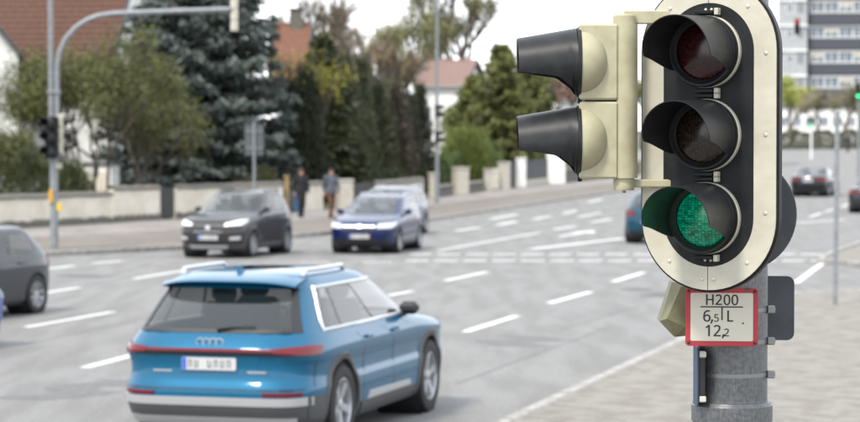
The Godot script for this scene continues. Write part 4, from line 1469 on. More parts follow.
	for q in [[672, 282], [692, 282], [692, 335.5], [675, 337], [660, 321]]: pts.append(Vector2((q[0] - 675.0) * sp, (311.0 - q[1]) * sp))
	var fr := []
	for q in [[680, 286], [692, 286], [692, 322], [684, 326], [666, 318]]: fr.append(Vector2((q[0] - 675.0) * sp, (311.0 - q[1]) * sp))
	for k in 5:
		var n := (k + 1) % 5
		var A := Vector3(pts[k].x, pts[k].y, 0.0); var B := Vector3(pts[n].x, pts[n].y, 0.0)
		var C := Vector3(fr[n].x, fr[n].y, 0.035); var D := Vector3(fr[k].x, fr[k].y, 0.035)
		g.quad(A, D, C, B)
		g.quad(Vector3(A.x, A.y, -0.09), A, B, Vector3(B.x, B.y, -0.09))
	g.tri(Vector3(fr[0].x, fr[0].y, 0.035), Vector3(fr[1].x, fr[1].y, 0.035), Vector3(fr[2].x, fr[2].y, 0.035))
	g.tri(Vector3(fr[0].x, fr[0].y, 0.035), Vector3(fr[2].x, fr[2].y, 0.035), Vector3(fr[3].x, fr[3].y, 0.035))
	g.tri(Vector3(fr[0].x, fr[0].y, 0.035), Vector3(fr[3].x, fr[3].y, 0.035), Vector3(fr[4].x, fr[4].y, 0.035))
	var om := skin("olive_sheet", mottle(256, Color(0.15, 0.142, 0.075), Color(0.185, 0.176, 0.098), 0.02, 0.1, 107), 0.4, 0.5)
	part(ds, "hood", g.mesh(12), om)
	g = Geo.new()
	g.tube([Vector3(0.03, -0.02, -0.05), Vector3(pole.x - at(675, 311, 6.7 * K).x - 0.1, -0.02, -0.06)], 0.014, 8)
	part(ds, "bracket", g.mesh(30), mats["zinc"])
	# narrow blue plate seen on edge
	var bs := thing("edge_plate", "narrow blue plate on a black bracket on the mast below the hydrant sign", "plate", at(696.0, 375.5, 6.72 * K), deg_to_rad(-90.0))
	g = Geo.new()
	g.prism(rounded(0.12, 0.2, 0.012), -0.002, 0.002, 0.0)
	part(bs, "plate", g.mesh(20), mats["sign_blue"])
	g = Geo.new()
	g.prism(rounded(0.112, 0.19, 0.012), -0.006, -0.002, 0.0)
	part(bs, "backing", g.mesh(20), mats["sign_black"])
	g = Geo.new()
	g.box(Vector3(0.035, 0.0, -0.016), Vector3(0.03, 0.15, 0.022), 0.003)
	part(bs, "bracket", g.mesh(20), mats["sign_black"])
	for y in [0.075, -0.075]:
		g = Geo.new()
		g.box(Vector3(0.038, y, -0.017), Vector3(0.032, 0.02, 0.025), 0.003)
		part(bs, "screw_plate", g.mesh(20), mats["sign_white"])


# ---------------------------------------------------------------- smaller signals, poles and lamps of the street
func small_signal(called: String, label: String, where: Vector3, turn: float, lamps: Array, shell: Material, board := false) -> Node3D:      # lamps from the top: lens materials
	var o := thing(called, label, "traffic signal", where, turn, "smaller signals of the junction")
	var n := lamps.size()
	var g := Geo.new()
	for k in n: g.box(Vector3(0, (n - 1) * 0.14 - k * 0.28, -0.06), Vector3(0.27, 0.275, 0.14), 0.02)
	part(o, "housing", g.mesh(30), shell)
	if board:
		g = Geo.new()
		g.prism(rounded(0.5, 0.28 * n + 0.22, 0.1), 0.012, 0.02)
		part(o, "backing_board", g.mesh(30), mats["black_panel"])
	for k in n:
		var y := (n - 1) * 0.14 - k * 0.28
		g = Geo.new()
		g.xf.origin = Vector3(0, y, 0.02)
		g.lathe([[0.12, -0.02], [0.12, 0.01], [0.1, 0.014]], 20)
		part(o, "bezel", g.mesh(30), mats["visor_plastic"])
		var ln := part(o, "lens", dome(0.1, 0.02, 18, 4).mesh(60), lamps[k])
		ln.position = Vector3(0, y, 0.024)
		var vn := part(o, "visor", visor(0.118, 0.12, 0.2, 120, 96, 0.004, 18).mesh(35), mats["visor_plastic"])
		vn.position = Vector3(0, y, 0.03)
	return o

func build_street_poles() -> void:
	var steel: Material = mats["grey_steel"]
	var off_r: Material = mats["tail_dark"]
	var off_k: Material = mat("dark_lens", Color(0.02, 0.02, 0.02), 0.2)
	var red_on := lamp("red_lens_lit", Color(0.3, 0.02, 0.03), Color(1.0, 0.06, 0.08), 0.3)
	var green_on := lamp("green_lens_lit", Color(0.02, 0.3, 0.2), Color(0.08, 1.0, 0.55), 0.35)
	# mast on the far corner: thick foot, upright pipe and swan-neck arm
	var b := gp(54, 248.5, 0.12)
	var d := -b.z
	var s := F / d
	var X := func(u: float) -> float: return (u - 54.0) / s
	var Y := func(v: float) -> float: return at(54, v, d).y - b.y
	var o := thing("signal_mast", "grey far-corner signal mast with a swan-neck arm over the road", "mast", b)
	var g := Geo.new()
	g.tube([Vector3(0, -0.02, 0), Vector3(0, Y.call(165), 0), Vector3(0, Y.call(155), 0)], [0.105, 0.105, 0.09], 16)
	part(o, "foot", g.mesh(30), steel)
	g = Geo.new()
	g.tube([Vector3(X.call(51.5), Y.call(160), 0), Vector3(X.call(51), Y.call(-60), 0)], 0.065, 12)
	part(o, "upright_pipe", g.mesh(30), steel)
	var path := []
	for q in [[57, 160], [57.2, 100], [57.3, 66], [60, 52], [66, 39], [77, 27], [88, 20], [99, 15.8], [112, 13.8], [130, 12.8], [180, 11], [232, 9.5]]: path.append(Vector3(X.call(q[0]), Y.call(q[1]), 0))
	g = Geo.new()
	g.tube(path, 0.07, 12)
	part(o, "arm", g.mesh(50), steel)
	for v in [150.0, 118.0, 92.0]:
		g = Geo.new()
		g.box(Vector3(X.call(54.3), Y.call(v), 0), Vector3(0.34, 0.06, 0.2), 0.01)
		part(o, "clamp", g.mesh(30), steel)
	g = Geo.new()
	g.box(Vector3(X.call(51.5), Y.call(196), 0.12), Vector3(0.1, 0.34, 0.08), 0.01)
	part(o, "push_button_box", g.mesh(30), mat("amber_box", Color(0.55, 0.28, 0.02), 0.5))
	g = Geo.new()
	g.box(Vector3(X.call(59.5), Y.call(207), 0.06), Vector3(0.12, 0.2, 0.08), 0.01)
	part(o, "yellow_box", g.mesh(30), mat("yellow_box", Color(0.6, 0.42, 0.03), 0.5))
	g = Geo.new()
	g.box(Vector3(X.call(59), Y.call(166), 0.06), Vector3(0.16, 0.14, 0.1), 0.01)
	part(o, "junction_box", g.mesh(30), mats["cream_enamel"])
	var dk := small_signal("corner_signal", "dark three-lamp signal on the far-corner mast", at(49.5, 137.5, d - 0.3), deg_to_rad(-20), [off_k, off_k, off_k], mats["black_plastic"])
	dk.scale = Vector3.ONE * 1.3
	var ck := small_signal("corner_signal", "cream three-lamp signal on the far-corner mast with visors pointing along the road", at(64.0, 134, d - 0.05), deg_to_rad(80), [off_k, off_k, off_k], mats["cream_enamel"])
	ck.scale = Vector3.ONE * 1.2
	small_signal("arm_signal", "cream three-lamp signal hanging from the swan-neck arm", at(236.5, 15, d), deg_to_rad(110), [off_r, off_k, off_k], mats["cream_enamel"])

	# sign post with a grey plate back, before the spruce
	var sb := gx(254, 60, 0.12)
	o = thing("sign_post", "slim post with a grey rectangular sign back before the spruce", "sign post", sb)
	var s2 := F / 60.0
	g = Geo.new()
	g.tube([Vector3(0, -0.05, 0), Vector3(0, at(254, 122, 60 * K).y - sb.y, 0)], 0.038, 12)
	part(o, "post", g.mesh(30), steel)
	g = Geo.new()
	g.xf.origin = Vector3(0, at(254, 140, 60 * K).y - sb.y, -0.055)
	g.prism(rounded(0.56, 0.92, 0.04), -0.01, 0.0)
	part(o, "plate", g.mesh(30), mat("plate_back", Color(0.075, 0.085, 0.092), 0.5, 0.1))
	for k in [-0.25, 0.25]:
		g = Geo.new()
		g.box(Vector3(0, at(254, 140, 60 * K).y - sb.y + k, -0.03), Vector3(0.5, 0.04, 0.035))
		part(o, "stiffener", g.mesh(30), steel)

	# tall lamp post
	var lb := gp(437, 203.5, 0.12)
	var ld := -lb.z
	o = thing("lamp_post", "tall slim grey lamp post on the far footway", "lamp post", lb)
	g = Geo.new()
	g.tube([Vector3(0, -0.05, 0), Vector3(0, 1.4, 0), Vector3(0, 1.45, 0), Vector3(0, 9.2, 0), Vector3(0.5, 9.6, 0.9)], [0.1, 0.1, 0.085, 0.06, 0.05], 14)
	part(o, "post", g.mesh(30), steel)
	g = Geo.new()
	g.box(Vector3(0.65, 9.64, 1.2), Vector3(0.3, 0.12, 0.7), 0.05)
	part(o, "lantern", g.mesh(30), steel)
	small_signal("post_signal", "dark blue-black signal mounted high on the tall lamp post", at(438.5, 111, ld - 0.2), deg_to_rad(60), [off_k, off_k], mats["sign_back"])
	small_signal("post_signal", "lower dark blue-black signal on the tall lamp post", at(438.5, 137, ld - 0.2), deg_to_rad(60), [off_k, off_k], mats["sign_back"])

	# slim bare pole on the near pavement
	var pb := gp(835.5, 304.5, 0.12)
	o = thing("steel_pole", "slim bare grey pole on the near pavement beside the turning lane", "pole", pb)
	var ph: float = at(837, 112, -pb.z).y - pb.y
	g = Geo.new()
	g.tube([Vector3(0, -0.05, 0), Vector3(0.02, ph - 0.03, 0), Vector3(0.02, ph, 0)], [0.04, 0.038, 0.02], 14)
	part(o, "shaft", g.mesh(30), steel)
	g = Geo.new()
	g.tube([Vector3(0.02, ph - 0.02, 0), Vector3(0.02, ph + 0.05, 0)], [0.052, 0.03], 14)
	part(o, "cap", g.mesh(30), steel)

	# far street lamp above the side signal
	var fb := gx(603.5, 150, 0.12)
	o = thing("street_lamp", "distant thin street lamp with a short arm beyond the garden row", "street lamp", fb)
	var ft: float = at(603, 4, 150 * K).y - fb.y
	g = Geo.new()
	g.tube([Vector3(0, -0.1, 0), Vector3(0, ft - 0.1, 0), Vector3(0.12, ft, 0)], [0.1, 0.055, 0.05], 8)
	part(o, "post", g.mesh(40), steel)
	g = Geo.new()
	g.box(Vector3(0.4, ft, 0), Vector3(0.7, 0.12, 0.25), 0.04)
	part(o, "lantern", g.mesh(30), steel)

	# far side of the junction: signal on an arm, and two signals at green
	var ad := 105.0 * K
	var ab := gx(905, ad / K, 0.1)
	o = thing("arm_mast", "far signal mast whose straight arm reaches over the road", "mast", ab)
	var ay: float = at(905, 27.5, ad).y - ab.y
	g = Geo.new()
	g.tube([Vector3(0, -0.1, 0), Vector3(0, ay + 0.3, 0)], [0.14, 0.1], 14)
	part(o, "post", g.mesh(30), steel)
	g = Geo.new()
	g.tube([Vector3(0, ay, 0), Vector3((800 - 905) / F * ad, ay + 0.02, 0)], [0.09, 0.065], 12)
	part(o, "arm", g.mesh(30), steel)
	small_signal("arm_signal", "dark three-lamp signal with dim red lens at the end of the far straight arm", at(797.5, 26.5, ad - 0.1), deg_to_rad(-8), [red_on, off_k, off_k], mats["black_plastic"])
	for q in [[811, 125.0, 175.0, "far signal at green on a pale post before the hedge"], [858.5, 96.0, 112.0, "signal at green beside the people on the far pavement"]]:
		var dd: float = q[2] * K
		var po := thing("signal_post", ["pale post of the far green signal", "grey post of the signal beside the office block"][0 if q[2] > 150 else 1], "post", gx(q[0] + 0.5, dd / K, 0.0), 0.0)
		var top: float = at(q[0], q[1] - 8, dd).y - po.position.y
		g = Geo.new()
		g.tube([Vector3(0, -0.1, 0), Vector3(0, top, 0)], 0.08, 10)
		part(po, "shaft", g.mesh(30), mats["render_white"] if q[2] > 150 else steel)
		var gs := small_signal("green_signal", q[3], at(q[0], q[1], dd - 0.16) + Vector3(0, 0.28, 0), 0.0, [off_r, off_k, green_on], mats["black_plastic"] if q[2] < 150 else mats["grey_steel"])
		var li := OmniLight3D.new()
		li.name = "green_light"
		li.light_color = Color(0.1, 1.0, 0.6)
		li.light_energy = 0.05
		li.light_size = 0.08
		li.shadow_enabled = true
		li.omni_attenuation = 2.0
		gs.add_child(li)
		li.position = Vector3(0, -0.28, 0.1)


# ---------------------------------------------------------------- cars: a shell of waterlines, x forward, z to the car's right
class Shell:
	var keys: Array            # [height, front x, rear x, half width, squareness]
	var tang := []

	func _init(k: Array) -> void:
		keys = k
		var n := k.size()
		var sl := []
		for i in n - 1:
			var q := []
			for j in range(1, 5): q.append((k[i + 1][j] - k[i][j]) / (k[i + 1][0] - k[i][0]))
			sl.append(q)
		for i in n:
			var q := []
			for j in 4:
				if i == 0: q.append(sl[0][j])
				elif i == n - 1: q.append(sl[n - 2][j])
				else:
					var a: float = sl[i - 1][j]
					var b: float = sl[i][j]
					q.append(0.0 if a * b <= 0.0 else 2.0 * a * b / (a + b))
			tang.append(q)

	func row(y: float) -> Array:
		var i := 0
		while i < keys.size() - 2 and y > keys[i + 1][0]: i += 1
		var h: float = keys[i + 1][0] - keys[i][0]
		var t := clampf((y - keys[i][0]) / h, 0.0, 1.0)
		var o := []
		for j in 4:
			var a: float = keys[i][j + 1]
			var b: float = keys[i + 1][j + 1]
			o.append((2 * t * t * t - 3 * t * t + 1) * a + (t * t * t - 2 * t * t + t) * h * tang[i][j] + (-2 * t * t * t + 3 * t * t) * b + (t * t * t - t * t) * h * tang[i + 1][j])
		return o

	# region: 0 front and 2 rear, t from -1 (left) to 1 (right); 1 right side and 3 left side, t from 0 (front) to 1 (rear)
	func pt(region: int, t: float, y: float) -> Vector3:
		var r := row(y)
		var n: float = r[3]
		var gm := pow(0.5, 1.0 / n)
		var xm: float = (r[0] + r[1]) * 0.5
		var L: float = (r[0] - r[1]) * 0.5
		if region == 0 or region == 2:
			var g := gm * t
			var e := pow(maxf(1.0 - pow(absf(g), n), 0.0), 1.0 / n)
			return Vector3(xm + L * e * (1.0 if region == 0 else -1.0), y, r[2] * g)
		var s := lerpf(gm, -gm, t)
		var z: float = r[2] * pow(maxf(1.0 - pow(absf(s), n), 0.0), 1.0 / n)
		return Vector3(xm + L * s, y, z if region == 1 else -z)

	func normal(region: int, t: float, y: float) -> Vector3:
		var a := pt(region, t + 0.01, y) - pt(region, t - 0.01, y)
		var b := pt(region, t, y + 0.008) - pt(region, t, y - 0.008)
		var n := a.cross(b).normalized()
		var out := pt(region, t, y) - Vector3(0, 0.7, 0)
		if region == 0: out = Vector3(1, 0.2, 0)
		elif region == 2: out = Vector3(-1, 0.2, 0)
		elif region == 1: out = Vector3(0, 0.2, 1)
		else: out = Vector3(0, 0.2, -1)
		return n if n.dot(out) > 0 else -n

	func side_z(x: float, y: float) -> float:
		var r := row(y)
		var xm: float = (r[0] + r[1]) * 0.5
		var L: float = (r[0] - r[1]) * 0.5
		return r[2] * pow(maxf(1.0 - pow(absf((x - xm) / L), r[3]), 0.0), 1.0 / r[3])

	# a piece that lies on the shell: four corners [t, y] in turn
	func patch(g: Geo, region: int, c: Array, off := 0.006, nu := 8, nv := 4) -> void:
		var rows := []
		for j in nv + 1:
			var v := float(j) / nv
			var r := PackedVector3Array()
			for i in nu + 1:
				var u := float(i) / nu
				var t: float = lerpf(lerpf(c[0][0], c[1][0], u), lerpf(c[3][0], c[2][0], u), v)
				var y: float = lerpf(lerpf(c[0][1], c[1][1], u), lerpf(c[3][1], c[2][1], u), v)
				r.append(pt(region, t, y) + normal(region, t, y) * off)
			rows.append(r)
		g.grid(rows)
		var rim := []
		for i in nu: rim.append([0, i])
		for j in nv: rim.append([j, nu])
		for i in nu: rim.append([nv, nu - i])
		for j in nv: rim.append([nv - j, 0])
		for k in rim.size():
			var a: Vector3 = rows[rim[k][0]][rim[k][1]]
			var q: Array = rim[(k + 1) % rim.size()]
			var b: Vector3 = rows[q[0]][q[1]]
			var inw := (Vector3(0, 0.7, 0) - a).normalized() * (absf(off) + 0.012)
			g.quad(a, b, b + inw, a + inw)

var shells := {}

func shell_keys(kind: String) -> Array:
	match kind:
		"suv_large":
			return [[0.21, 2.12, -2.2, 0.87, 7.0], [0.30, 2.28, -2.40, 0.93, 7.0], [0.45, 2.37, -2.49, 0.955, 7.0], [0.58, 2.395, -2.51, 0.960, 7.0], [0.70, 2.39, -2.455, 0.938, 7.0], [0.80, 2.37, -2.445, 0.945, 7.0], [0.88, 2.33, -2.455, 0.968, 7.0], [0.94, 2.2, -2.475, 0.966, 6.5],
				[1.0, 1.88, -2.44, 0.945, 6.0], [1.05, 1.5, -2.40, 0.925, 5.5], [1.09, 1.25, -2.36, 0.90, 5.5], [1.16, 1.08, -2.30, 0.862, 5.5], [1.30, 0.78, -2.16, 0.80, 5.5], [1.45, 0.42, -2.00, 0.73, 5.5], [1.53, 0.18, -1.93, 0.685, 5.5],
				[1.575, -0.05, -1.86, 0.64, 5.0], [1.605, -0.3, -1.74, 0.55, 4.5], [1.62, -0.5, -1.5, 0.38, 4.0], [1.628, -0.7, -1.2, 0.05, 3.0]]
		"suv_small":
			return [[0.20, 1.95, -1.93, 0.80, 5.5], [0.28, 2.07, -2.05, 0.86, 5.5], [0.45, 2.13, -2.11, 0.882, 5.5], [0.62, 2.15, -2.13, 0.888, 5.5], [0.78, 2.13, -2.11, 0.885, 5.5], [0.90, 2.04, -2.08, 0.882, 5.5], [0.99, 1.84, -2.06, 0.872, 5.0],
				[1.05, 1.42, -2.04, 0.86, 5.0], [1.09, 1.14, -2.02, 0.845, 5.0], [1.15, 0.98, -1.98, 0.815, 5.0], [1.30, 0.70, -1.88, 0.765, 5.0], [1.48, 0.36, -1.73, 0.70, 5.0], [1.57, 0.12, -1.63, 0.65, 5.0], [1.62, -0.15, -1.48, 0.56, 4.5],
				[1.645, -0.35, -1.2, 0.40, 4.0], [1.655, -0.55, -0.9, 0.05, 3.0]]
		"estate":
			return [[0.18, 2.06, -2.03, 0.80, 6.0], [0.28, 2.2, -2.18, 0.85, 6.0], [0.45, 2.26, -2.23, 0.87, 6.0], [0.60, 2.27, -2.24, 0.875, 6.0], [0.72, 2.23, -2.22, 0.873, 6.0], [0.80, 2.12, -2.21, 0.87, 6.0], [0.88, 1.86, -2.20, 0.86, 5.5],
				[0.94, 1.45, -2.19, 0.848, 5.5], [0.98, 1.15, -2.18, 0.83, 5.5], [1.04, 1.0, -2.16, 0.80, 5.5], [1.18, 0.66, -2.08, 0.745, 5.5], [1.33, 0.28, -1.99, 0.69, 5.5], [1.42, 0.0, -1.92, 0.64, 5.0], [1.46, -0.25, -1.83, 0.55, 4.5],
				[1.485, -0.5, -1.6, 0.40, 4.0], [1.495, -0.7, -1.3, 0.05, 3.0]]
		"hatch":
			return [[0.18, 1.9, -1.9, 0.80, 5.5], [0.28, 2.03, -2.02, 0.85, 5.5], [0.45, 2.08, -2.07, 0.872, 5.5], [0.60, 2.09, -2.08, 0.878, 5.5], [0.72, 2.06, -2.07, 0.876, 5.5], [0.80, 1.96, -2.06, 0.873, 5.5], [0.88, 1.7, -2.04, 0.865, 5.0],
				[0.94, 1.32, -2.02, 0.85, 5.0], [0.98, 1.05, -1.99, 0.832, 5.0], [1.04, 0.9, -1.93, 0.80, 5.0], [1.18, 0.56, -1.76, 0.745, 5.0], [1.33, 0.18, -1.56, 0.685, 5.0], [1.41, -0.08, -1.44, 0.63, 4.5], [1.445, -0.3, -1.33, 0.54, 4.5],
				[1.462, -0.45, -1.2, 0.40, 4.0], [1.47, -0.6, -1.0, 0.05, 3.0]]
	return [[0.18, 2.2, -2.32, 0.84, 6.0], [0.28, 2.32, -2.44, 0.90, 6.0], [0.45, 2.37, -2.49, 0.925, 6.0], [0.62, 2.37, -2.50, 0.93, 6.0], [0.76, 2.33, -2.48, 0.928, 6.0], [0.84, 2.2, -2.46, 0.92, 6.0], [0.92, 1.85, -2.44, 0.91, 5.5],
		[0.98, 1.45, -2.40, 0.89, 5.5], [1.02, 1.2, -2.3, 0.86, 5.5], [1.05, 1.08, -1.95, 0.83, 5.0], [1.09, 0.96, -1.78, 0.80, 5.0], [1.20, 0.65, -1.5, 0.745, 5.0], [1.32, 0.3, -1.2, 0.685, 5.0], [1.40, 0.02, -0.98, 0.63, 4.5],
		[1.435, -0.2, -0.85, 0.53, 4.5], [1.455, -0.35, -0.7, 0.38, 4.0], [1.462, -0.45, -0.6, 0.05, 3.0]]

func lerp_list(a: float, b: float, n: int) -> Array:
	var o := []
	for k in n: o.append(lerpf(a, b, float(k) / n))
	return o

func wheel_mesh(r: float, wide: float) -> Mesh:
	var g := Geo.new()
	var w := wide * 0.5
	g.lathe([[r * 0.66, -w], [r * 0.80, -w * 1.06], [r * 0.95, -w * 0.95], [r, -w * 0.7], [r, w * 0.7], [r * 0.95, w * 0.95], [r * 0.80, w * 1.06], [r * 0.68, w], [r * 0.64, w * 0.9]], 44)
	return g.mesh(40)

func rim_mesh(r: float, wide: float, spokes: int) -> Mesh:
	var g := Geo.new()
	var w := wide * 0.5
	var q := r * 0.67
	g.lathe([[q, w * 0.92], [q * 0.95, w * 0.95], [q * 0.9, w * 0.75], [q * 0.88, -w]], 40)
	for k in spokes:
		var a := TAU * k / spokes
		var s := Basis(Vector3(0, 0, 1), a)
		var h := 0.20 if spokes < 8 else 0.11
		var ro := []
		for e in [[q * 0.12, h * q * 0.9, w * 0.62], [q * 0.5, h * q * 0.75, w * 0.72], [q * 0.94, h * q * 1.05, w * 0.82]]:
			var row := PackedVector3Array()
			for c in [Vector3(e[0], -e[1], e[2] - 0.04), Vector3(e[0], -e[1] * 0.8, e[2]), Vector3(e[0], e[1] * 0.8, e[2]), Vector3(e[0], e[1], e[2] - 0.04)]: row.append(s * c)
			ro.append(row)
		g.grid(ro)
	g.lathe([[q * 0.2, w * 0.6], [q * 0.2, w * 0.72], [q * 0.15, w * 0.78], [0.001, w * 0.79]], 20)
	return g.mesh(35)

func car(called: String, label: String, where: Vector3, heading: float, P: Dictionary) -> Node3D:
	var o := thing(called, label, P.get("category", "car"), where, deg_to_rad(90.0 - heading), P.get("group", ""))
	if not shells.has(P.kind): shells[P.kind] = Shell.new(shell_keys(P.kind))
	var sh: Shell = shells[P.kind]
	var ax: float = P.wb * 0.5
	var r: float = P.r
	var ar: float = P.get("arch", r + 0.055)
	var belt: float = P.belt
	var st: float = P.side_top
	var dn: int = P.get("dense", 1)
	# rows and columns of the shell
	var ys := []
	for k in sh.keys.size() - 1: ys.append_array(lerp_list(sh.keys[k][0], sh.keys[k + 1][0], 3 if sh.keys[k + 1][0] - sh.keys[k][0] > 0.06 else 2))
	ys.append(sh.keys[-1][0])
	for y in [belt, st, P.ws[0], P.ws[1], P.rw[0], P.rw[1]]: ys.append(y)
	ys.sort()
	var keep := [ys[0]]
	for y in ys:
		if y - keep[-1] > 0.004: keep.append(y)
	ys = keep
	var ts := lerp_list(0, 1, 44 * dn)
	ts.append(1.0)
	for q in P.glass:
		ts.append(q[0]); ts.append(q[1])
	ts.sort()
	var ts2 := [0.0]
	for t in ts:
		if t - ts2[-1] > 0.004: ts2.append(t)
	var cols := []
	var fw: float = P.get("ws_t", 0.9)
	for t in [-1.0, -fw, -0.75, -0.5, -0.25, 0.0, 0.25, 0.5, 0.75, fw]: cols.append([0, t])
	for t in ts2: cols.append([1, t])
	var rt: float = P.get("rw_t", 0.88)
	for t in [rt, 0.75, 0.5, 0.25, 0.0, -0.25, -0.5, -0.75, -rt]: cols.append([2, t])
	for k in ts2.size(): cols.append([3, ts2[ts2.size() - 1 - k]])
	var pts := []
	var inside := []
	for y in ys:
		var row := PackedVector3Array()
		var ins := PackedByteArray()
		for c in cols:
			var p := sh.pt(c[0], c[1], y)
			var cut := 0
			if absf(p.z) > 0.45 and y < r + ar + 0.02:
				for s in [-1.0, 1.0]:
					var v := Vector2(p.x - ax * s, p.y - r)
					if v.length() < ar:
						cut = 1
						v = v.normalized() * ar
						p = Vector3(ax * s + v.x, r + v.y, p.z)
			row.append(p)
			ins.append(cut)
		pts.append(row)
		inside.append(ins)
	var geos := {}
	for n in ["body", "windscreen", "rear_window"]: geos[n] = Geo.new()
	var pieces := {}
	var nc := cols.size()
	for i in ys.size() - 1:
		var ym: float = (ys[i] + ys[i + 1]) * 0.5
		for k in nc:
			var n := (k + 1) % nc
			if inside[i][k] and inside[i][n] and inside[i + 1][k] and inside[i + 1][n]: continue
			var a: int = cols[k][0]
			var b: int = cols[n][0]
			var t0: float = cols[k][1]
			var t1: float = cols[n][1]
			var into := "body"
			if a == 0 and b == 0 and ym > P.ws[0] and ym < P.ws[1] and t0 >= -fw - 0.01 and t1 <= fw + 0.01: into = "windscreen"
			elif a == 2 and b == 2 and ym > P.rw[0] and ym < P.rw[1]: into = "rear_window"
			elif a == b and (a == 1 or a == 3) and ym > belt and ym < st:
				var tm := (t0 + t1) * 0.5
				if tm > P.glass[0][0] and tm < P.glass[-1][1]:
					into = "window_pillar/%d" % a
					for q in P.glass.size():
						if tm > P.glass[q][1]: into = "window_pillar/%d/%d" % [a, q]
						if tm > P.glass[q][0] and tm < P.glass[q][1]: into = "side_window/%d/%d" % [a, q]
			elif ym < P.get("clad", 0.0):
				var mx: float = (pts[i][k].x + pts[i][n].x) * 0.5
				into = "cladding/front" if mx > ax else "cladding/rear" if mx < -ax else "cladding/%d" % a
			if not geos.has(into):
				geos[into] = Geo.new()
				pieces[into] = true
			geos[into].quad(pts[i][k], pts[i][n], pts[i + 1][n], pts[i + 1][k])
	var pm: Material = P.paint
	var body := part(o, "body", geos.body.mesh(42), pm)
	part(o, "windscreen", geos.windscreen.mesh(50), mats["car_glass"])
	part(o, "rear_window", geos.rear_window.mesh(50), P.get("rear_glass", mats["dark_glass"]))
	var coats := {"side_window": P.get("side_glass", mats["car_glass"]), "window_pillar": mats["trim_black"], "cladding": P.get("clad_mat", mats["trim_grey"])}
	for n in pieces:
		var called_part: String = n.split("/")[0]
		part(o, called_part, geos[n].mesh(45), coats[called_part])
	# underside, wheel housings, cabin
	var u := Geo.new()
	u.box(Vector3(0, 0.3, 0), Vector3(P.wb - 2 * ar - 0.02, 0.16, sh.row(0.3)[2] * 1.84))
	u.box(Vector3(0, 0.32, 0), Vector3(sh.row(0.3)[0] - sh.row(0.3)[1] - 0.35, 0.14, 1.0))
	part(o, "underbody", u.mesh(), mats["trim_black"])
	var wm := wheel_mesh(r, 0.22)
	var rm := rim_mesh(r, 0.22, P.get("spokes", 5))
	for s in [-1.0, 1.0]:
		for z in [-1.0, 1.0]:
			var g := Geo.new()
			g.xf = Transform3D(Basis.IDENTITY if z > 0 else Basis(Vector3.UP, PI), Vector3(ax * s, r, 0))
			g.lathe([[0.001, 0.45], [ar + 0.004, 0.45], [ar + 0.004, sh.side_z(ax * s, 0.62) - 0.03]], 28)
			part(o, "wheel_housing", g.mesh(30), mats["trim_black"])
			var w := part(o, "wheel", wm, mats["rubber"])
			w.name = "wheel"
			w.position = Vector3(ax * s, r, z * (P.track))
			if z < 0: w.rotation.y = PI
			w.rotation.z = 0.3 * s * z
			part(w, "rim", rm, P.get("rim", mats["rim_silver"]))
			var dsk := Geo.new()
			dsk.lathe([[0.001, 0.0], [r * 0.6, 0.0], [r * 0.6, -0.05]], 24)
			part(w, "brake", dsk.mesh(), mats["trim_grey"])
	var cb := Geo.new()
	var mid: float = belt - 0.22
	cb.box(Vector3(-0.35, mid - 0.1, 0), Vector3(P.wb * 0.95, 0.1, sh.row(mid)[2] * 1.85))
	cb.box(Vector3(sh.row(belt)[0] - 0.32, mid + 0.08, 0), Vector3(0.4, 0.24, sh.row(belt)[2] * 1.75), 0.06)
	for q in [[0.12, -1], [0.12, 1], [-0.78, -1], [-0.78, 1]]:
		var sz: float = sh.row(belt)[2] * 0.47 * q[1]
		cb.xf = Transform3D(Basis(Vector3(0, 0, 1), 0.22), Vector3(q[0] - 0.1, st - 0.5, sz))
		cb.box(Vector3.ZERO, Vector3(0.14, 0.62, 0.46), 0.05)
		cb.box(Vector3(0.0, 0.4, 0), Vector3(0.1, 0.16, 0.25), 0.04)
		cb.xf = Transform3D.IDENTITY
	part(o, "seats", cb.mesh(30), mats["cabin"])
	# mirrors
	for z in [-1, 1]:
		var m := Geo.new()
		var reg := 1 if z > 0 else 3
		var mp := sh.pt(reg, P.glass[0][0] + 0.04, belt + 0.03) + Vector3(0, 0.02, z * 0.12)
		m.xf = Transform3D(Basis.IDENTITY, mp)
		m.box(Vector3.ZERO, Vector3(0.13, 0.13, 0.2), 0.045)
		m.box(Vector3(0.0, -0.07, -z * 0.1), Vector3(0.06, 0.03, 0.14), 0.01)
		part(o, "mirror", m.mesh(40), P.get("mirror", pm))
	# door gaps and handles
	for z in [1, 3]:
		for t in P.get("doors", []):
			var g := Geo.new()
			sh.patch(g, z, [[t, 0.36], [t + 0.0022, 0.36], [t + 0.0022, belt - 0.005], [t, belt - 0.005]], 0.0015, 1, 10)
			part(o, "door_gap", g.mesh(), mats["trim_black"])
		for t in P.get("handles", []):
			var g := Geo.new()
			var hp := sh.pt(z, t, belt - 0.13)
			g.box(hp + Vector3(0, 0, 0.012 if z == 1 else -0.012), Vector3(0.19, 0.035, 0.035), 0.01)
			part(o, "door_handle", g.mesh(30), pm)
	# pieces that lie on the shell: [name, region, corners, material, lift]
	for q in P.get("pieces", []):
		var g := Geo.new()
		sh.patch(g, q[1], q[2], q[4] if q.size() > 4 else 0.006, 40 if absf(q[2][1][0] - q[2][0][0]) > 1.0 else 12, 4)
		part(o, q[0], g.mesh(40), q[3])
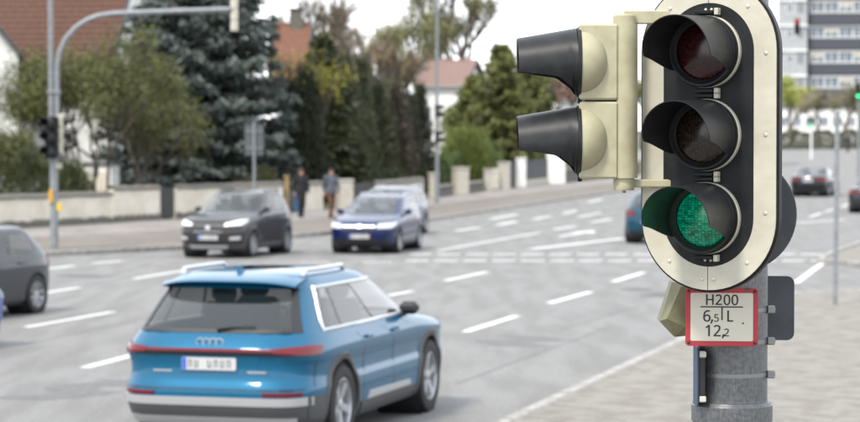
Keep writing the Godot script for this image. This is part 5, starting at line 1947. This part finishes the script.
	# number plates: white field, blue end strip, unreadable characters
	for q in P.get("plates", []):
		var pp := sh.pt(q[0], 0.0, q[1])
		var sg := 1.0 if q[0] == 0 else -1.0
		var g := Geo.new()
		var tilt: float = q[2]
		g.xf = Transform3D(Basis(Vector3.UP, PI / 2 * sg) * Basis(Vector3.RIGHT, -tilt), pp + Vector3(sg * 0.022, 0, 0))
		g.prism(rounded(0.52, 0.112, 0.012), -0.03, 0.0)
		var pl := part(o, "number_plate", g.mesh(30), mats["plate_white"])
		var f := g.xf
		g = Geo.new()
		g.xf = f
		g.box(Vector3(-0.236, 0, 0.001), Vector3(0.04, 0.104, 0.002))
		part(pl, "blue_strip", g.mesh(), mats["plate_blue"])
		for k in 7:
			if k == 2: continue
			g = Geo.new()
			g.xf = f
			var x := -0.18 + k * 0.062
			g.box(Vector3(x - 0.013, 0, 0.001), Vector3(0.009, 0.07, 0.0016))
			g.box(Vector3(x + 0.013, 0.005 * (k % 3 - 1), 0.001), Vector3(0.009, 0.06, 0.0016))
			g.box(Vector3(x, 0.03 - 0.06 * (k % 2), 0.0013), Vector3(0.03, 0.009, 0.0016))
			part(pl, "character", g.plain_mesh(), mats["plate_ink"])
	if P.get("rails", false):
		for z in [1, 3]:
			var path := []
			for k in 15:
				var t := lerpf(P.rail_t[0], P.rail_t[1], k / 14.0)
				var y: float = P.rail_y
				var lift := 0.045 if k > 0 and k < 14 else -0.01
				path.append(sh.pt(z, t, y) + Vector3(0, lift, 0))
			var g := Geo.new()
			g.tube(path, 0.02, 8)
			part(o, "roof_rail", g.mesh(50), P.get("rail_mat", mats["silver_trim"]))
	if P.has("trim"):
		for z in [1, 3]:
			var path := []
			var a: float = P.glass[0][0]
			var b: float = P.glass[-1][1]
			for k in 13: path.append(sh.pt(z, lerpf(a, b, k / 12.0), belt))
			for k in range(1, 8): path.append(sh.pt(z, b, lerpf(belt, st, k / 7.0)))
			for k in range(1, 13): path.append(sh.pt(z, lerpf(b, a, k / 12.0), st))
			for k in path.size(): path[k] += Vector3(0, 0, 0.004 if z == 1 else -0.004)
			var g := Geo.new()
			g.tube(path, P.trim, 6)
			part(o, "window_trim", g.mesh(60), mats["silver_trim"])
	if P.has("arch_trim"):
		for s in [-1.0, 1.0]:
			for z in [-1.0, 1.0]:
				var rows := [PackedVector3Array(), PackedVector3Array(), PackedVector3Array()]
				for k in 41:
					var an := lerpf(-0.32, PI + 0.32, k / 40.0)
					for j in 3:
						var rr: float = [ar - 0.004, ar + P.arch_trim * 0.7, ar + P.arch_trim][j]
						var x: float = ax * s + cos(an) * rr
						var y := maxf(r + sin(an) * rr, 0.215)
						rows[j].append(Vector3(x, y, z * (sh.side_z(x, maxf(y, 0.24)) + [0.014, 0.014, 0.001][j])))
				var g := Geo.new()
				g.grid(rows)
				var lip := PackedVector3Array()
				for p in rows[0]: lip.append(p - Vector3(0, 0, z * 0.06))
				g.grid([rows[0], lip])
				part(o, "arch_trim", g.mesh(40), mats["trim_grey"])
	return o

func build_cars() -> void:
	var tail: Material = mats["tail_red"]
	var dark: Material = mats["trim_black"]
	var silver: Material = mats["silver_trim"]
	var clear: Material = mats["lamp_clear"]
	var drl := lamp("headlamp_lit", Color(0.7, 0.72, 0.74), Color(1.0, 0.98, 0.93), 0.12)
	# ---- blue electric SUV
	var blue := paint("paint_blue", Color(0.003, 0.09, 0.18), 0.25)
	var fr := gp(424, 414)
	var hd := deg_to_rad(16.0)
	var fwd := Vector3(sin(hd), 0, -cos(hd))
	var rgt := Vector3(cos(hd), 0, sin(hd))
	var pos := fr - fwd * 1.25 - rgt * 0.94
	pos.y = 0
	var eb := car("electric_suv", "bright blue SUV with a full-width red tail light bar driving away", pos, 16.0, {
		"kind": "suv_large", "wb": 2.93, "r": 0.38, "track": 0.845, "belt": 1.10, "side_top": 1.475, "ws": [1.11, 1.55], "rw": [1.12, 1.475], "rw_t": 0.93, "dense": 2,
		"glass": [[0.075, 0.42], [0.445, 0.735], [0.755, 0.90]], "paint": blue, "clad": 0.33, "clad_mat": mats["trim_grey"], "arch_trim": 0.065, "trim": 0.017, "spokes": 5, "rim": mats["rim_silver"],
		"doors": [0.255, 0.46, 0.68], "handles": [0.42, 0.63], "rails": true, "rail_t": [0.12, 0.93], "rail_y": 1.585, "side_glass": mats["car_glass"], "mirror": mats["trim_black"],
		"plates": [[2, 0.825, 0.05]],
		"pieces": [
			["tail_light_bar", 2, [[-0.98, 0.938], [0.98, 0.938], [0.98, 0.958], [-0.98, 0.958]], tail, 0.016],
			["bar_dark_strip", 2, [[-0.9, 0.905], [0.9, 0.905], [0.9, 0.933], [-0.9, 0.933]], dark, 0.008],  # black strip just below the tail bar
			["tail_light", 2, [[0.7, 0.93], [1.0, 0.90], [1.0, 0.98], [0.7, 0.96]], tail, 0.018], ["tail_light", 2, [[-0.7, 0.93], [-1.0, 0.90], [-1.0, 0.98], [-0.7, 0.96]], tail, 0.018],
			["tail_light_wrap", 1, [[0.955, 0.905], [1.0, 0.90], [1.0, 0.985], [0.945, 0.975]], tail, 0.016], ["tail_light_wrap", 3, [[0.955, 0.905], [1.0, 0.90], [1.0, 0.985], [0.945, 0.975]], tail, 0.016],
			["plate_recess", 2, [[-0.5, 0.735], [0.5, 0.735], [0.56, 0.90], [-0.56, 0.90]], blue, 0.002],
			["reflector", 2, [[0.6, 0.545], [0.97, 0.545], [0.97, 0.575], [0.6, 0.575]], tail, 0.012], ["reflector", 2, [[-0.6, 0.545], [-0.97, 0.545], [-0.97, 0.575], [-0.6, 0.575]], tail, 0.012],
			["bumper_strip", 2, [[-1.03, 0.455], [1.03, 0.455], [1.03, 0.53], [-1.03, 0.53]], silver, 0.014],
			["bumper_insert", 2, [[-1.04, 0.33], [1.04, 0.33], [1.04, 0.453], [-1.04, 0.453]], mats["trim_grey"], 0.008],
			["bumper_corner", 1, [[0.935, 0.30], [1.0, 0.33], [1.0, 0.535], [0.935, 0.535]], mats["trim_grey"], 0.012], ["bumper_corner", 3, [[0.94, 0.30], [1.0, 0.34], [1.0, 0.53], [0.955, 0.53]], mats["trim_grey"], 0.008],
			["diffuser", 2, [[-0.92, 0.285], [0.92, 0.285], [0.92, 0.352], [-0.92, 0.352]], silver, 0.022],
			["sill", 1, [[0.31, 0.23], [0.70, 0.23], [0.70, 0.36], [0.31, 0.36]], mats["trim_grey"], 0.012], ["sill", 3, [[0.31, 0.23], [0.70, 0.23], [0.70, 0.36], [0.31, 0.36]], mats["trim_grey"], 0.012],
			["sill_strip", 1, [[0.32, 0.365], [0.66, 0.365], [0.64, 0.435], [0.33, 0.42]], silver, 0.01], ["sill_strip", 3, [[0.32, 0.365], [0.66, 0.365], [0.64, 0.435], [0.33, 0.42]], silver, 0.01],
			["headlight", 0, [[0.55, 0.74], [1.0, 0.76], [1.0, 0.86], [0.55, 0.82]], clear, 0.01], ["headlight", 0, [[-0.55, 0.74], [-1.0, 0.76], [-1.0, 0.86], [-0.55, 0.82]], clear, 0.01],
			["grille", 0, [[-0.5, 0.4], [0.5, 0.4], [0.55, 0.78], [-0.55, 0.78]], dark, 0.01],
			["tailgate_gap", 2, [[-0.99, 0.60], [0.99, 0.60], [0.99, 0.606], [-0.99, 0.606]], dark, 0.002],
			["tailgate_gap", 1, [[0.972, 0.61], [0.975, 0.61], [0.975, 0.895], [0.972, 0.895]], dark, 0.002],
			["fuel_flap_gap", 1, [[0.80, 0.86], [0.845, 0.86], [0.845, 0.863], [0.80, 0.863]], dark, 0.002],
			["window_surround", 2, [[-1.0, 1.095], [1.0, 1.095], [1.0, 1.125], [-1.0, 1.125]], dark, 0.004],
			["window_surround", 2, [[0.92, 1.12], [1.0, 1.12], [1.0, 1.49], [0.92, 1.49]], dark, 0.004], ["window_surround", 2, [[-0.92, 1.12], [-1.0, 1.12], [-1.0, 1.49], [-0.92, 1.49]], dark, 0.004],
			["glass_roof", 1, [[0.30, 1.602], [0.62, 1.602], [0.62, 1.6035], [0.30, 1.6035]], dark, 0.002]]})
	# roof spoiler, rings badge, wiper, aerial fin
	var sh: Shell = shells["suv_large"]
	var g := Geo.new()
	var rows := []
	for q in [[-1.72, 1.607], [-1.92, 1.59], [-2.08, 1.56], [-2.11, 1.543], [-2.07, 1.53], [-1.93, 1.515]]:
		var row := PackedVector3Array()
		for k in 17:
			var z := lerpf(-0.655, 0.655, k / 16.0)
			var e := pow(absf(z) / 0.655, 4.0)
			row.append(Vector3(q[0] + 0.13 * e, q[1] - 0.05 * e, z))
		rows.append(row)
	g.grid(rows)
	part(eb, "roof_spoiler", g.mesh(40), blue)
	g = Geo.new()
	for k in 4:
		var c := sh.pt(2, 0.0, 1.015) + Vector3(-0.012, 0, (k - 1.5) * 0.062)
		g.xf = Transform3D(Basis(Vector3.UP, -PI / 2), c)
		var rows2 := []
		for j in 7:
			var a := TAU * j / 6
			var row := PackedVector3Array()
			for m in 18: row.append(Vector3(cos(TAU * m / 18) * (0.036 + cos(a) * 0.006), sin(TAU * m / 18) * (0.036 + cos(a) * 0.006), sin(a) * 0.005 + 0.003 * (k % 2)))
			rows2.append(row)
		g.grid(rows2, true)
	part(eb, "ring_badge", g.mesh(50), mats["chrome"])
	g = Geo.new()
	g.tube([sh.pt(2, 0.05, 1.13) + Vector3(-0.03, 0, 0), sh.pt(2, 0.25, 1.15) + Vector3(-0.03, 0, 0), sh.pt(2, 0.52, 1.16) + Vector3(-0.03, 0, 0)], [0.022, 0.012, 0.008], 6)
	part(eb, "rear_wiper", g.mesh(40), dark)
	g = Geo.new()
	g.prism(PackedVector2Array([Vector2(-0.09, 0), Vector2(0.09, 0), Vector2(-0.04, 0.07), Vector2(-0.08, 0.07)]), -0.015, 0.015, 0.0)
	var fin := part(eb, "aerial_fin", g.mesh(30), blue)
	fin.position = Vector3(-1.62, 1.6, 0)
	for q in [[0.28, 0.30], [-0.28, -0.3]]:
		g = Geo.new()
		g.xf = Transform3D(Basis.IDENTITY, sh.pt(2, q[0] * 1.9, 0.755) + Vector3(-0.004, 0, 0))
		g.box(Vector3.ZERO, Vector3(0.006, 0.018, 0.18))
		part(eb, "badge_strip", g.mesh(), mats["chrome"])

	# ---- dark compact SUV coming towards the junction
	var coal := paint("paint_charcoal", Color(0.034, 0.032, 0.034), 0.25)
	car("compact_suv", "dark grey compact SUV with headlights on turning past the cream wall", gp(210, 259.0) + Vector3(0.52, 0, -2.2), 196.0, {
		"kind": "suv_small", "wb": 2.555, "r": 0.335, "track": 0.775, "belt": 1.12, "side_top": 1.475, "ws": [1.12, 1.575], "rw": [1.15, 1.5], "glass": [[0.10, 0.42], [0.45, 0.72], [0.74, 0.85]],
		"paint": coal, "clad": 0.34, "arch_trim": 0.05, "doors": [0.27, 0.48, 0.70], "handles": [0.44, 0.66], "rails": true, "rail_t": [0.12, 0.9], "rail_y": 1.6, "rail_mat": mats["trim_black"], "plates": [[0, 0.52, 0.0]], "spokes": 7,
		"pieces": [
			["headlight", 0, [[0.55, 0.80], [1.0, 0.82], [1.0, 0.95], [0.55, 0.86]], drl, 0.012], ["headlight", 0, [[-0.55, 0.80], [-1.0, 0.82], [-1.0, 0.95], [-0.55, 0.86]], drl, 0.012],
			["headlight_wrap", 1, [[0.0, 0.82], [0.05, 0.88], [0.065, 0.965], [0.0, 0.95]], clear, 0.012], ["headlight_wrap", 3, [[0.0, 0.82], [0.05, 0.88], [0.065, 0.965], [0.0, 0.95]], clear, 0.012],
			["grille", 0, [[-0.46, 0.66], [0.46, 0.66], [0.56, 0.84], [-0.56, 0.84]], dark, 0.01], ["grille_bar", 0, [[-0.5, 0.735], [0.5, 0.735], [0.52, 0.765], [-0.52, 0.765]], coal, 0.02], ["chrome_strip", 0, [[-0.46, 0.655], [0.46, 0.655], [0.48, 0.67], [-0.48, 0.67]], mats["chrome"], 0.02],
			["badge", 0, [[-0.07, 0.71], [0.07, 0.71], [0.07, 0.80], [-0.07, 0.80]], mats["chrome"], 0.028],
			["lower_intake", 0, [[-0.6, 0.34], [0.6, 0.34], [0.56, 0.44], [-0.56, 0.44]], dark, 0.01], ["skid_plate", 0, [[-0.62, 0.25], [0.62, 0.25], [0.66, 0.33], [-0.66, 0.33]], silver, 0.016],
			["fog_lamp", 0, [[0.7, 0.47], [0.98, 0.47], [0.98, 0.55], [0.72, 0.53]], clear, 0.012], ["fog_lamp", 0, [[-0.7, 0.47], [-0.98, 0.47], [-0.98, 0.55], [-0.72, 0.53]], clear, 0.012],
			["tail_light", 1, [[0.92, 0.9], [1.0, 0.9], [1.0, 1.06], [0.95, 1.06]], tail, 0.01], ["tail_light", 3, [[0.92, 0.9], [1.0, 0.9], [1.0, 1.06], [0.95, 1.06]], tail, 0.01]]})
	# ---- blue estate behind it
	var navy := paint("paint_navy", Color(0.006, 0.014, 0.07), 0.2)
	var est := {
		"kind": "estate", "wb": 2.70, "r": 0.315, "track": 0.765, "belt": 0.995, "side_top": 1.33, "ws": [1.0, 1.42], "rw": [1.02, 1.36], "glass": [[0.10, 0.40], [0.425, 0.65], [0.67, 0.93]],
		"paint": navy, "clad": 0.24, "clad_mat": mats["trim_black"], "doors": [0.27, 0.46, 0.66], "handles": [0.42, 0.62], "rails": true, "rail_t": [0.16, 0.95], "rail_y": 1.45, "plates": [[0, 0.46, 0.0]], "spokes": 7,
		"pieces": [
			["headlight", 0, [[0.58, 0.66], [1.0, 0.67], [1.0, 0.80], [0.62, 0.77]], clear, 0.012], ["headlight", 0, [[-0.58, 0.66], [-1.0, 0.67], [-1.0, 0.80], [-0.62, 0.77]], clear, 0.012],
			["headlight_wrap", 1, [[0.0, 0.67], [0.055, 0.73], [0.08, 0.83], [0.0, 0.80]], clear, 0.012], ["headlight_wrap", 3, [[0.0, 0.67], [0.055, 0.73], [0.08, 0.83], [0.0, 0.80]], clear, 0.012],
			["grille", 0, [[-0.5, 0.62], [0.5, 0.62], [0.55, 0.70], [-0.55, 0.70]], dark, 0.01], ["chrome_bar", 0, [[-0.54, 0.695], [0.54, 0.695], [0.55, 0.722], [-0.55, 0.722]], mats["rim_silver"], 0.02],
			["badge", 0, [[-0.07, 0.68], [0.07, 0.68], [0.07, 0.745], [-0.07, 0.745]], mats["chrome"], 0.028],
			["lower_intake", 0, [[-0.9, 0.27], [0.9, 0.27], [0.96, 0.37], [-0.96, 0.37]], dark, 0.01], ["middle_intake", 0, [[-0.42, 0.37], [0.42, 0.37], [0.46, 0.53], [-0.46, 0.53]], dark, 0.008],
			["tail_light", 1, [[0.94, 0.75], [1.0, 0.75], [1.0, 1.02], [0.96, 1.02]], tail, 0.01], ["tail_light", 3, [[0.94, 0.75], [1.0, 0.75], [1.0, 1.02], [0.96, 1.02]], tail, 0.01]]}
	var ec := car("estate_car", "dark blue estate car with a chrome grille bar on the far lane", gp(359.5, 254.5) + Vector3(0.42, 0, -2.25), 191.0, est)
	# driver in the estate
	var silver_car := est.duplicate()
	silver_car.paint = paint("paint_silver", Color(0.10, 0.12, 0.15), 0.3)
	car("estate_car", "silver estate car following close behind the dark blue one", gx(389, 62.5, 0.0), 194.0, silver_car)
	# ---- dark hatchback leaving the picture
	var slate := paint("paint_slate", Color(0.032, 0.035, 0.042), 0.2)
	var hatch := {
		"kind": "hatch", "wb": 2.58, "r": 0.32, "track": 0.765, "belt": 0.995, "side_top": 1.32, "ws": [1.0, 1.41], "rw": [1.03, 1.36], "glass": [[0.10, 0.47], [0.495, 0.80]],
		"paint": slate, "clad": 0.25, "clad_mat": mats["trim_black"], "doors": [0.27, 0.5, 0.74], "handles": [0.45, 0.69], "plates": [[0, 0.45, 0.0], [2, 0.62, 0.1]], "spokes": 8,
		"pieces": [
			["headlight", 0, [[0.58, 0.66], [1.0, 0.67], [1.0, 0.80], [0.62, 0.77]], clear, 0.012], ["headlight", 0, [[-0.58, 0.66], [-1.0, 0.67], [-1.0, 0.80], [-0.62, 0.77]], clear, 0.012],
			["grille", 0, [[-0.5, 0.45], [0.5, 0.45], [0.55, 0.70], [-0.55, 0.70]], dark, 0.01], ["rear_bumper_insert", 2, [[-0.9, 0.27], [0.9, 0.27], [0.9, 0.36], [-0.9, 0.36]], dark, 0.01],
			["tail_light", 2, [[0.6, 0.80], [1.0, 0.80], [1.0, 0.95], [0.62, 0.93]], tail, 0.012], ["tail_light", 2, [[-0.6, 0.80], [-1.0, 0.80], [-1.0, 0.95], [-0.62, 0.93]], tail, 0.012],
			["tail_light_wrap", 1, [[0.93, 0.82], [1.0, 0.80], [1.0, 0.95], [0.945, 0.93]], tail, 0.012], ["tail_light_wrap", 3, [[0.93, 0.82], [1.0, 0.80], [1.0, 0.95], [0.945, 0.93]], tail, 0.012]]}
	var wh := gp(34, 313.5)
	var ha := deg_to_rad(201.0)
	fwd = Vector3(sin(ha), 0, -cos(ha))
	rgt = Vector3(cos(ha), 0, sin(ha))
	var bare := hatch.duplicate()
	bare.pieces = hatch.pieces.filter(func(q): return q[0] != "tail_light_wrap" or q[1] != 3)
	car("hatchback", "dark grey hatchback turning off below the far-corner mast", wh + fwd * 1.29 + rgt * 0.8, 201.0, bare)
	var blue_hatch := hatch.duplicate()
	blue_hatch.paint = paint("paint_royal", Color(0.02, 0.06, 0.30), 0.25)
	var tip := gp(9.5, 345)
	ha = deg_to_rad(24.0)
	car("hatchback", "royal blue hatchback in the lane beside the bright blue SUV", tip - Vector3(sin(ha), 0, -cos(ha)) * 2.05 - Vector3(cos(ha), 0, sin(ha)) * 0.75, 24.0, blue_hatch)
	var teal := hatch.duplicate()
	teal.paint = paint("paint_teal", Color(0.006, 0.05, 0.085), 0.2)
	var tp := gp(623, 243.5)
	ha = deg_to_rad(19.0)
	car("hatchback", "teal blue hatchback driving away near the painted turn arrow", tp + Vector3(sin(ha), 0, -cos(ha)) * 1.9 + Vector3(cos(ha), 0, sin(ha)) * 0.84, 19.0, teal)
	# ---- saloons on the right
	var sal := {
		"kind": "saloon", "wb": 2.97, "r": 0.335, "track": 0.80, "belt": 1.045, "side_top": 1.32, "ws": [1.06, 1.40], "rw": [1.075, 1.385], "glass": [[0.08, 0.45], [0.475, 0.80]],
		"paint": paint("paint_black", Color(0.006, 0.007, 0.012), 0.1), "clad": 0.25, "clad_mat": mats["trim_black"], "doors": [0.27, 0.48, 0.70], "handles": [0.44, 0.66], "plates": [[2, 0.78, 0.05]], "spokes": 8, "rear_glass": mats["car_glass"],
		"pieces": [
			["tail_light", 2, [[0.45, 0.80], [1.0, 0.78], [1.0, 0.93], [0.5, 0.90]], tail, 0.014], ["tail_light", 2, [[-0.45, 0.80], [-1.0, 0.78], [-1.0, 0.93], [-0.5, 0.90]], tail, 0.014],
			["tail_light_wrap", 1, [[0.95, 0.80], [1.0, 0.78], [1.0, 0.93], [0.955, 0.92]], tail, 0.012], ["tail_light_wrap", 3, [[0.95, 0.80], [1.0, 0.78], [1.0, 0.93], [0.955, 0.92]], tail, 0.012],
			["boot_badge", 2, [[-0.05, 0.90], [0.05, 0.90], [0.05, 0.95], [-0.05, 0.95]], mats["chrome"], 0.014],
			["bumper_insert", 2, [[-0.9, 0.27], [0.9, 0.27], [0.9, 0.37], [-0.9, 0.37]], dark, 0.01], ["headlight", 0, [[0.55, 0.64], [1.0, 0.66], [1.0, 0.78], [0.55, 0.74]], clear, 0.01], ["headlight", 0, [[-0.55, 0.64], [-1.0, 0.66], [-1.0, 0.78], [-0.55, 0.74]], clear, 0.01]]}
	var bp := gp(807, 197.0)
	ha = deg_to_rad(19.0)
	car("saloon", "black saloon with wide red tail lights driving off past the slim pole", bp + Vector3(sin(ha), 0, -cos(ha)) * 2.45, 18.0, sal).rotation.z = 0.0
	var grey := sal.duplicate()
	grey.paint = paint("paint_grey", Color(0.025, 0.028, 0.03), 0.2)
	bp = gp(868, 213.5)
	car("saloon", "dark grey saloon driving away beyond the traffic island", bp + Vector3(sin(ha), 0, -cos(ha)) * 2.45, 18.0, grey)


# ---------------------------------------------------------------- people: tapered bones joined into one skin
func cap_dist(p: Vector3, a: Vector3, b: Vector3, ra: float, rb: float) -> float:
	var ab := b - a
	var t := clampf((p - a).dot(ab) / maxf(ab.length_squared(), 1e-9), 0.0, 1.0)
	return p.distance_to(a + ab * t) - lerpf(ra, rb, t)

# bones: [from, to, radius, radius]; surface nets on a grid
func flesh(bones: Array, cell: float, blend := 0.03) -> Mesh:
	var lo := Vector3.INF
	var hi := -Vector3.INF
	for b in bones:
		var m := Vector3.ONE * (maxf(b[2], b[3]) + cell * 2)
		lo = lo.min(b[0] - m).min(b[1] - m)
		hi = hi.max(b[0] + m).max(b[1] + m)
	var n := Vector3i(((hi - lo) / cell).ceil()) + Vector3i.ONE
	var field := PackedFloat32Array()
	field.resize(n.x * n.y * n.z)
	field.fill(9.0)
	for b in bones:
		var m := Vector3.ONE * (maxf(b[2], b[3]) + cell * 2.5 + blend)
		var l := Vector3i(((b[0].min(b[1]) - m - lo) / cell).floor()).max(Vector3i.ZERO)
		var h := Vector3i(((b[0].max(b[1]) + m - lo) / cell).ceil()).min(n - Vector3i.ONE)
		for z in range(l.z, h.z + 1):
			for y in range(l.y, h.y + 1):
				for x in range(l.x, h.x + 1):
					var id := x + n.x * (y + n.y * z)
					var d := cap_dist(lo + Vector3(x, y, z) * cell, b[0], b[1], b[2], b[3])
					var f := field[id]
					var k := maxf(blend - absf(d - f), 0.0) / blend
					field[id] = minf(d, f) - k * k * blend * 0.25
	var st := {}
	var verts := PackedVector3Array()
	for z in n.z - 1:
		for y in n.y - 1:
			for x in n.x - 1:
				var id := x + n.x * (y + n.y * z)
				var s := Vector3.ZERO
				var cnt := 0
				var c := []
				var neg := 0
				for k in 8:
					var v := field[id + (k & 1) + n.x * (((k >> 1) & 1) + n.y * (k >> 2))]
					c.append(v)
					if v < 0: neg += 1
				if neg == 0 or neg == 8: continue
				for e in [[0, 1], [2, 3], [4, 5], [6, 7], [0, 2], [1, 3], [4, 6], [5, 7], [0, 4], [1, 5], [2, 6], [3, 7]]:
					var a: float = c[e[0]]
					var b: float = c[e[1]]
					if (a < 0) != (b < 0):
						var t := a / (a - b)
						var p := Vector3(e[0] & 1, (e[0] >> 1) & 1, e[0] >> 2)
						var q := Vector3(e[1] & 1, (e[1] >> 1) & 1, e[1] >> 2)
						s += p.lerp(q, t)
						cnt += 1
				st[id] = verts.size()
				verts.append(lo + (Vector3(x, y, z) + s / cnt) * cell)
	var g := Geo.new()
	var stride := [1, n.x, n.x * n.y]
	for id in st:
		for ax in 3:
			var u: int = stride[(ax + 1) % 3]
			var v: int = stride[(ax + 2) % 3]
			var a := field[id]
			var b := field[id + stride[ax]]
			if (a < 0) == (b < 0): continue
			if not (st.has(id - u) and st.has(id - v) and st.has(id - u - v)): continue
			var q := [verts[st[id]], verts[st[id - u]], verts[st[id - u - v]], verts[st[id - v]]]
			if a < 0: g.quad(q[0], q[3], q[2], q[1])
			else: g.quad(q[0], q[1], q[2], q[3])
	return g.mesh(80)

# a walker seen from behind or the front; x to the walker's left... z towards the back
func person(label: String, where: Vector3, turn: float, tall: float, coat: Color, legs: Color, hair: Color, long_coat: bool, stride: float, cap := false, coarse := 1.0, group := "people on the pavements") -> void:
	var o := thing("person", label, "person", where, turn, group)
	var k := tall / 1.76
	var J := {}
	J.hip = Vector3(0, 0.93, 0); J.waist = Vector3(0, 1.08, 0); J.chest = Vector3(0, 1.32, 0.01); J.neck = Vector3(0, 1.5, 0.01); J.head = Vector3(0, 1.63, -0.015)
	for s in [-1, 1]:
		var n := "l" if s < 0 else "r"
		J["hip" + n] = Vector3(0.09 * s, 0.92, 0)
		J["knee" + n] = Vector3(0.095 * s, 0.5, -0.06 - stride * 0.12 * s)
		J["ankle" + n] = Vector3(0.09 * s, 0.09, -stride * 0.28 * s + (0.06 if s > 0 else 0.0))
		J["toe" + n] = J["ankle" + n] + Vector3(0.01 * s, -0.05, -0.16)
		J["heel" + n] = J["ankle" + n] + Vector3(0, -0.055, 0.05)
		J["sho" + n] = Vector3(0.19 * s, 1.43, 0.01)
		J["elb" + n] = Vector3(0.25 * s, 1.16, 0.03 + stride * 0.1 * s)
		J["wri" + n] = Vector3(0.235 * s, 0.93, -0.06 + stride * 0.14 * s)
	for j in J: J[j] *= k
	var bones := [[J.hip, J.waist, 0.13, 0.12], [J.waist, J.chest, 0.12, 0.13], [J.chest, J.neck, 0.12, 0.055], [J.neck, J.head, 0.055, 0.06],
		[J.head + Vector3(0, -0.02, -0.005) * k, J.head + Vector3(0, 0.035, 0.01) * k, 0.078, 0.088], [J.head + Vector3(0, -0.07, -0.045) * k, J.head + Vector3(0, -0.03, -0.03) * k, 0.045, 0.06], [J.head + Vector3(0, -0.005, -0.1) * k, J.head + Vector3(0, -0.03, -0.108) * k, 0.011, 0.014],
		[J.head + Vector3(-0.082, 0.0, 0.01) * k, J.head + Vector3(-0.085, -0.03, 0.0) * k, 0.015, 0.012], [J.head + Vector3(0.082, 0.0, 0.01) * k, J.head + Vector3(0.085, -0.03, 0.0) * k, 0.015, 0.012]]
	var jac := [[J.hip + Vector3(0, -0.02, 0) * k, J.waist, 0.165, 0.155], [J.waist, J.chest, 0.155, 0.165], [J.chest, J.neck + Vector3(0, -0.04, 0), 0.16, 0.075], [J.shol, J.shor, 0.085, 0.085], [Vector3(-0.07, 0.95, 0) * k, Vector3(0.07, 0.95, 0) * k, 0.145, 0.145]]
	if long_coat: jac.append([J.hip + Vector3(0, -0.22, 0) * k, J.waist, 0.18, 0.16])
	var tro := []
	for n in ["l", "r"]:
		var s := -1.0 if n == "l" else 1.0
		bones.append_array([[J["hip" + n], J["knee" + n], 0.08, 0.055], [J["knee" + n], J["ankle" + n], 0.055, 0.035], [J["heel" + n], J["toe" + n], 0.035, 0.03], [J["sho" + n], J["elb" + n], 0.055, 0.04], [J["elb" + n], J["wri" + n], 0.04, 0.027]])
		var w: Vector3 = J["wri" + n]
		bones.append([w, w + Vector3(0.0, -0.075, -0.012) * k, 0.027, 0.03])
		for f in 4: bones.append([w + Vector3(0, -0.085, -0.03 + f * 0.018) * k, w + Vector3(-0.014 * s, -0.165 + absf(f - 1.4) * 0.012, -0.04 + f * 0.016) * k, 0.0095, 0.008])
		bones.append([w + Vector3(-0.01 * s, -0.03, -0.03) * k, w + Vector3(-0.025 * s, -0.095, -0.06) * k, 0.011, 0.009])
		jac.append_array([[J["sho" + n], J["elb" + n], 0.078, 0.062], [J["elb" + n], J["wri" + n], 0.062, 0.046]])
		tro.append_array([[J["hip" + n], J["knee" + n], 0.098, 0.075], [J["knee" + n], J["ankle" + n] + Vector3(0, -0.02, 0), 0.072, 0.062]])
	tro.append([J.hip + Vector3(0, 0.04, 0), J.hip, 0.13, 0.14])
	part(o, "body", flesh(bones, 0.018 * coarse, 0.03), mat("skin", Color(0.42, 0.25, 0.18), 0.6))
	part(o, "jacket", flesh(jac, 0.026 * coarse, 0.05), mat("jacket_%d" % taken["person"], coat, 0.95))
	part(o, "trousers", flesh(tro, 0.026 * coarse, 0.04), mat("trousers_%d" % taken["person"], legs, 0.95))
	for n in ["l", "r"]:
		part(o, "shoe", flesh([[J["heel" + n], J["toe" + n] + Vector3(0, -0.005, -0.03), 0.052, 0.042]], 0.016), mats["trim_black"])
	var hb := [[J.head + Vector3(0, 0.03, 0.025) * k, J.head + Vector3(0, 0.05, 0.0) * k, 0.1, 0.098]]
	if not cap:
		hb.append([J.head + Vector3(0, -0.06, 0.045) * k, J.head + Vector3(0, 0.03, 0.03) * k, 0.085, 0.1])
		part(o, "hair", flesh(hb, 0.014, 0.03), mat("hair_%d" % taken["person"], hair, 0.85))
	else:
		hb.append([J.head + Vector3(-0.03, 0.055, -0.1) * k, J.head + Vector3(0.03, 0.055, -0.1) * k, 0.028, 0.028])
		part(o, "cap", flesh(hb, 0.014, 0.03), mat("cap_%d" % taken["person"], hair, 0.9))

func build_people() -> void:
	person("person in a long black coat and dark trousers walking past the blue bin", gp(301, 217.5, 0.12), deg_to_rad(-160), 1.80, Color(0.012, 0.012, 0.014), Color(0.014, 0.015, 0.02), Color(0.06, 0.03, 0.02), true, 0.7)
	person("person in a grey jacket, brown trousers and dark cap walking beside the stone pier", gp(331, 217.8, 0.12), deg_to_rad(-150), 1.82, Color(0.075, 0.08, 0.10), Color(0.09, 0.04, 0.025), Color(0.02, 0.02, 0.025), false, 0.9, true)
	person("person in dark clothes standing far off by the hedge below the office block", gx(848, 205, 0.02), deg_to_rad(20), 1.75, Color(0.03, 0.035, 0.05), Color(0.03, 0.03, 0.035), Color(0.03, 0.02, 0.02), false, 0.4, false, 1.6)
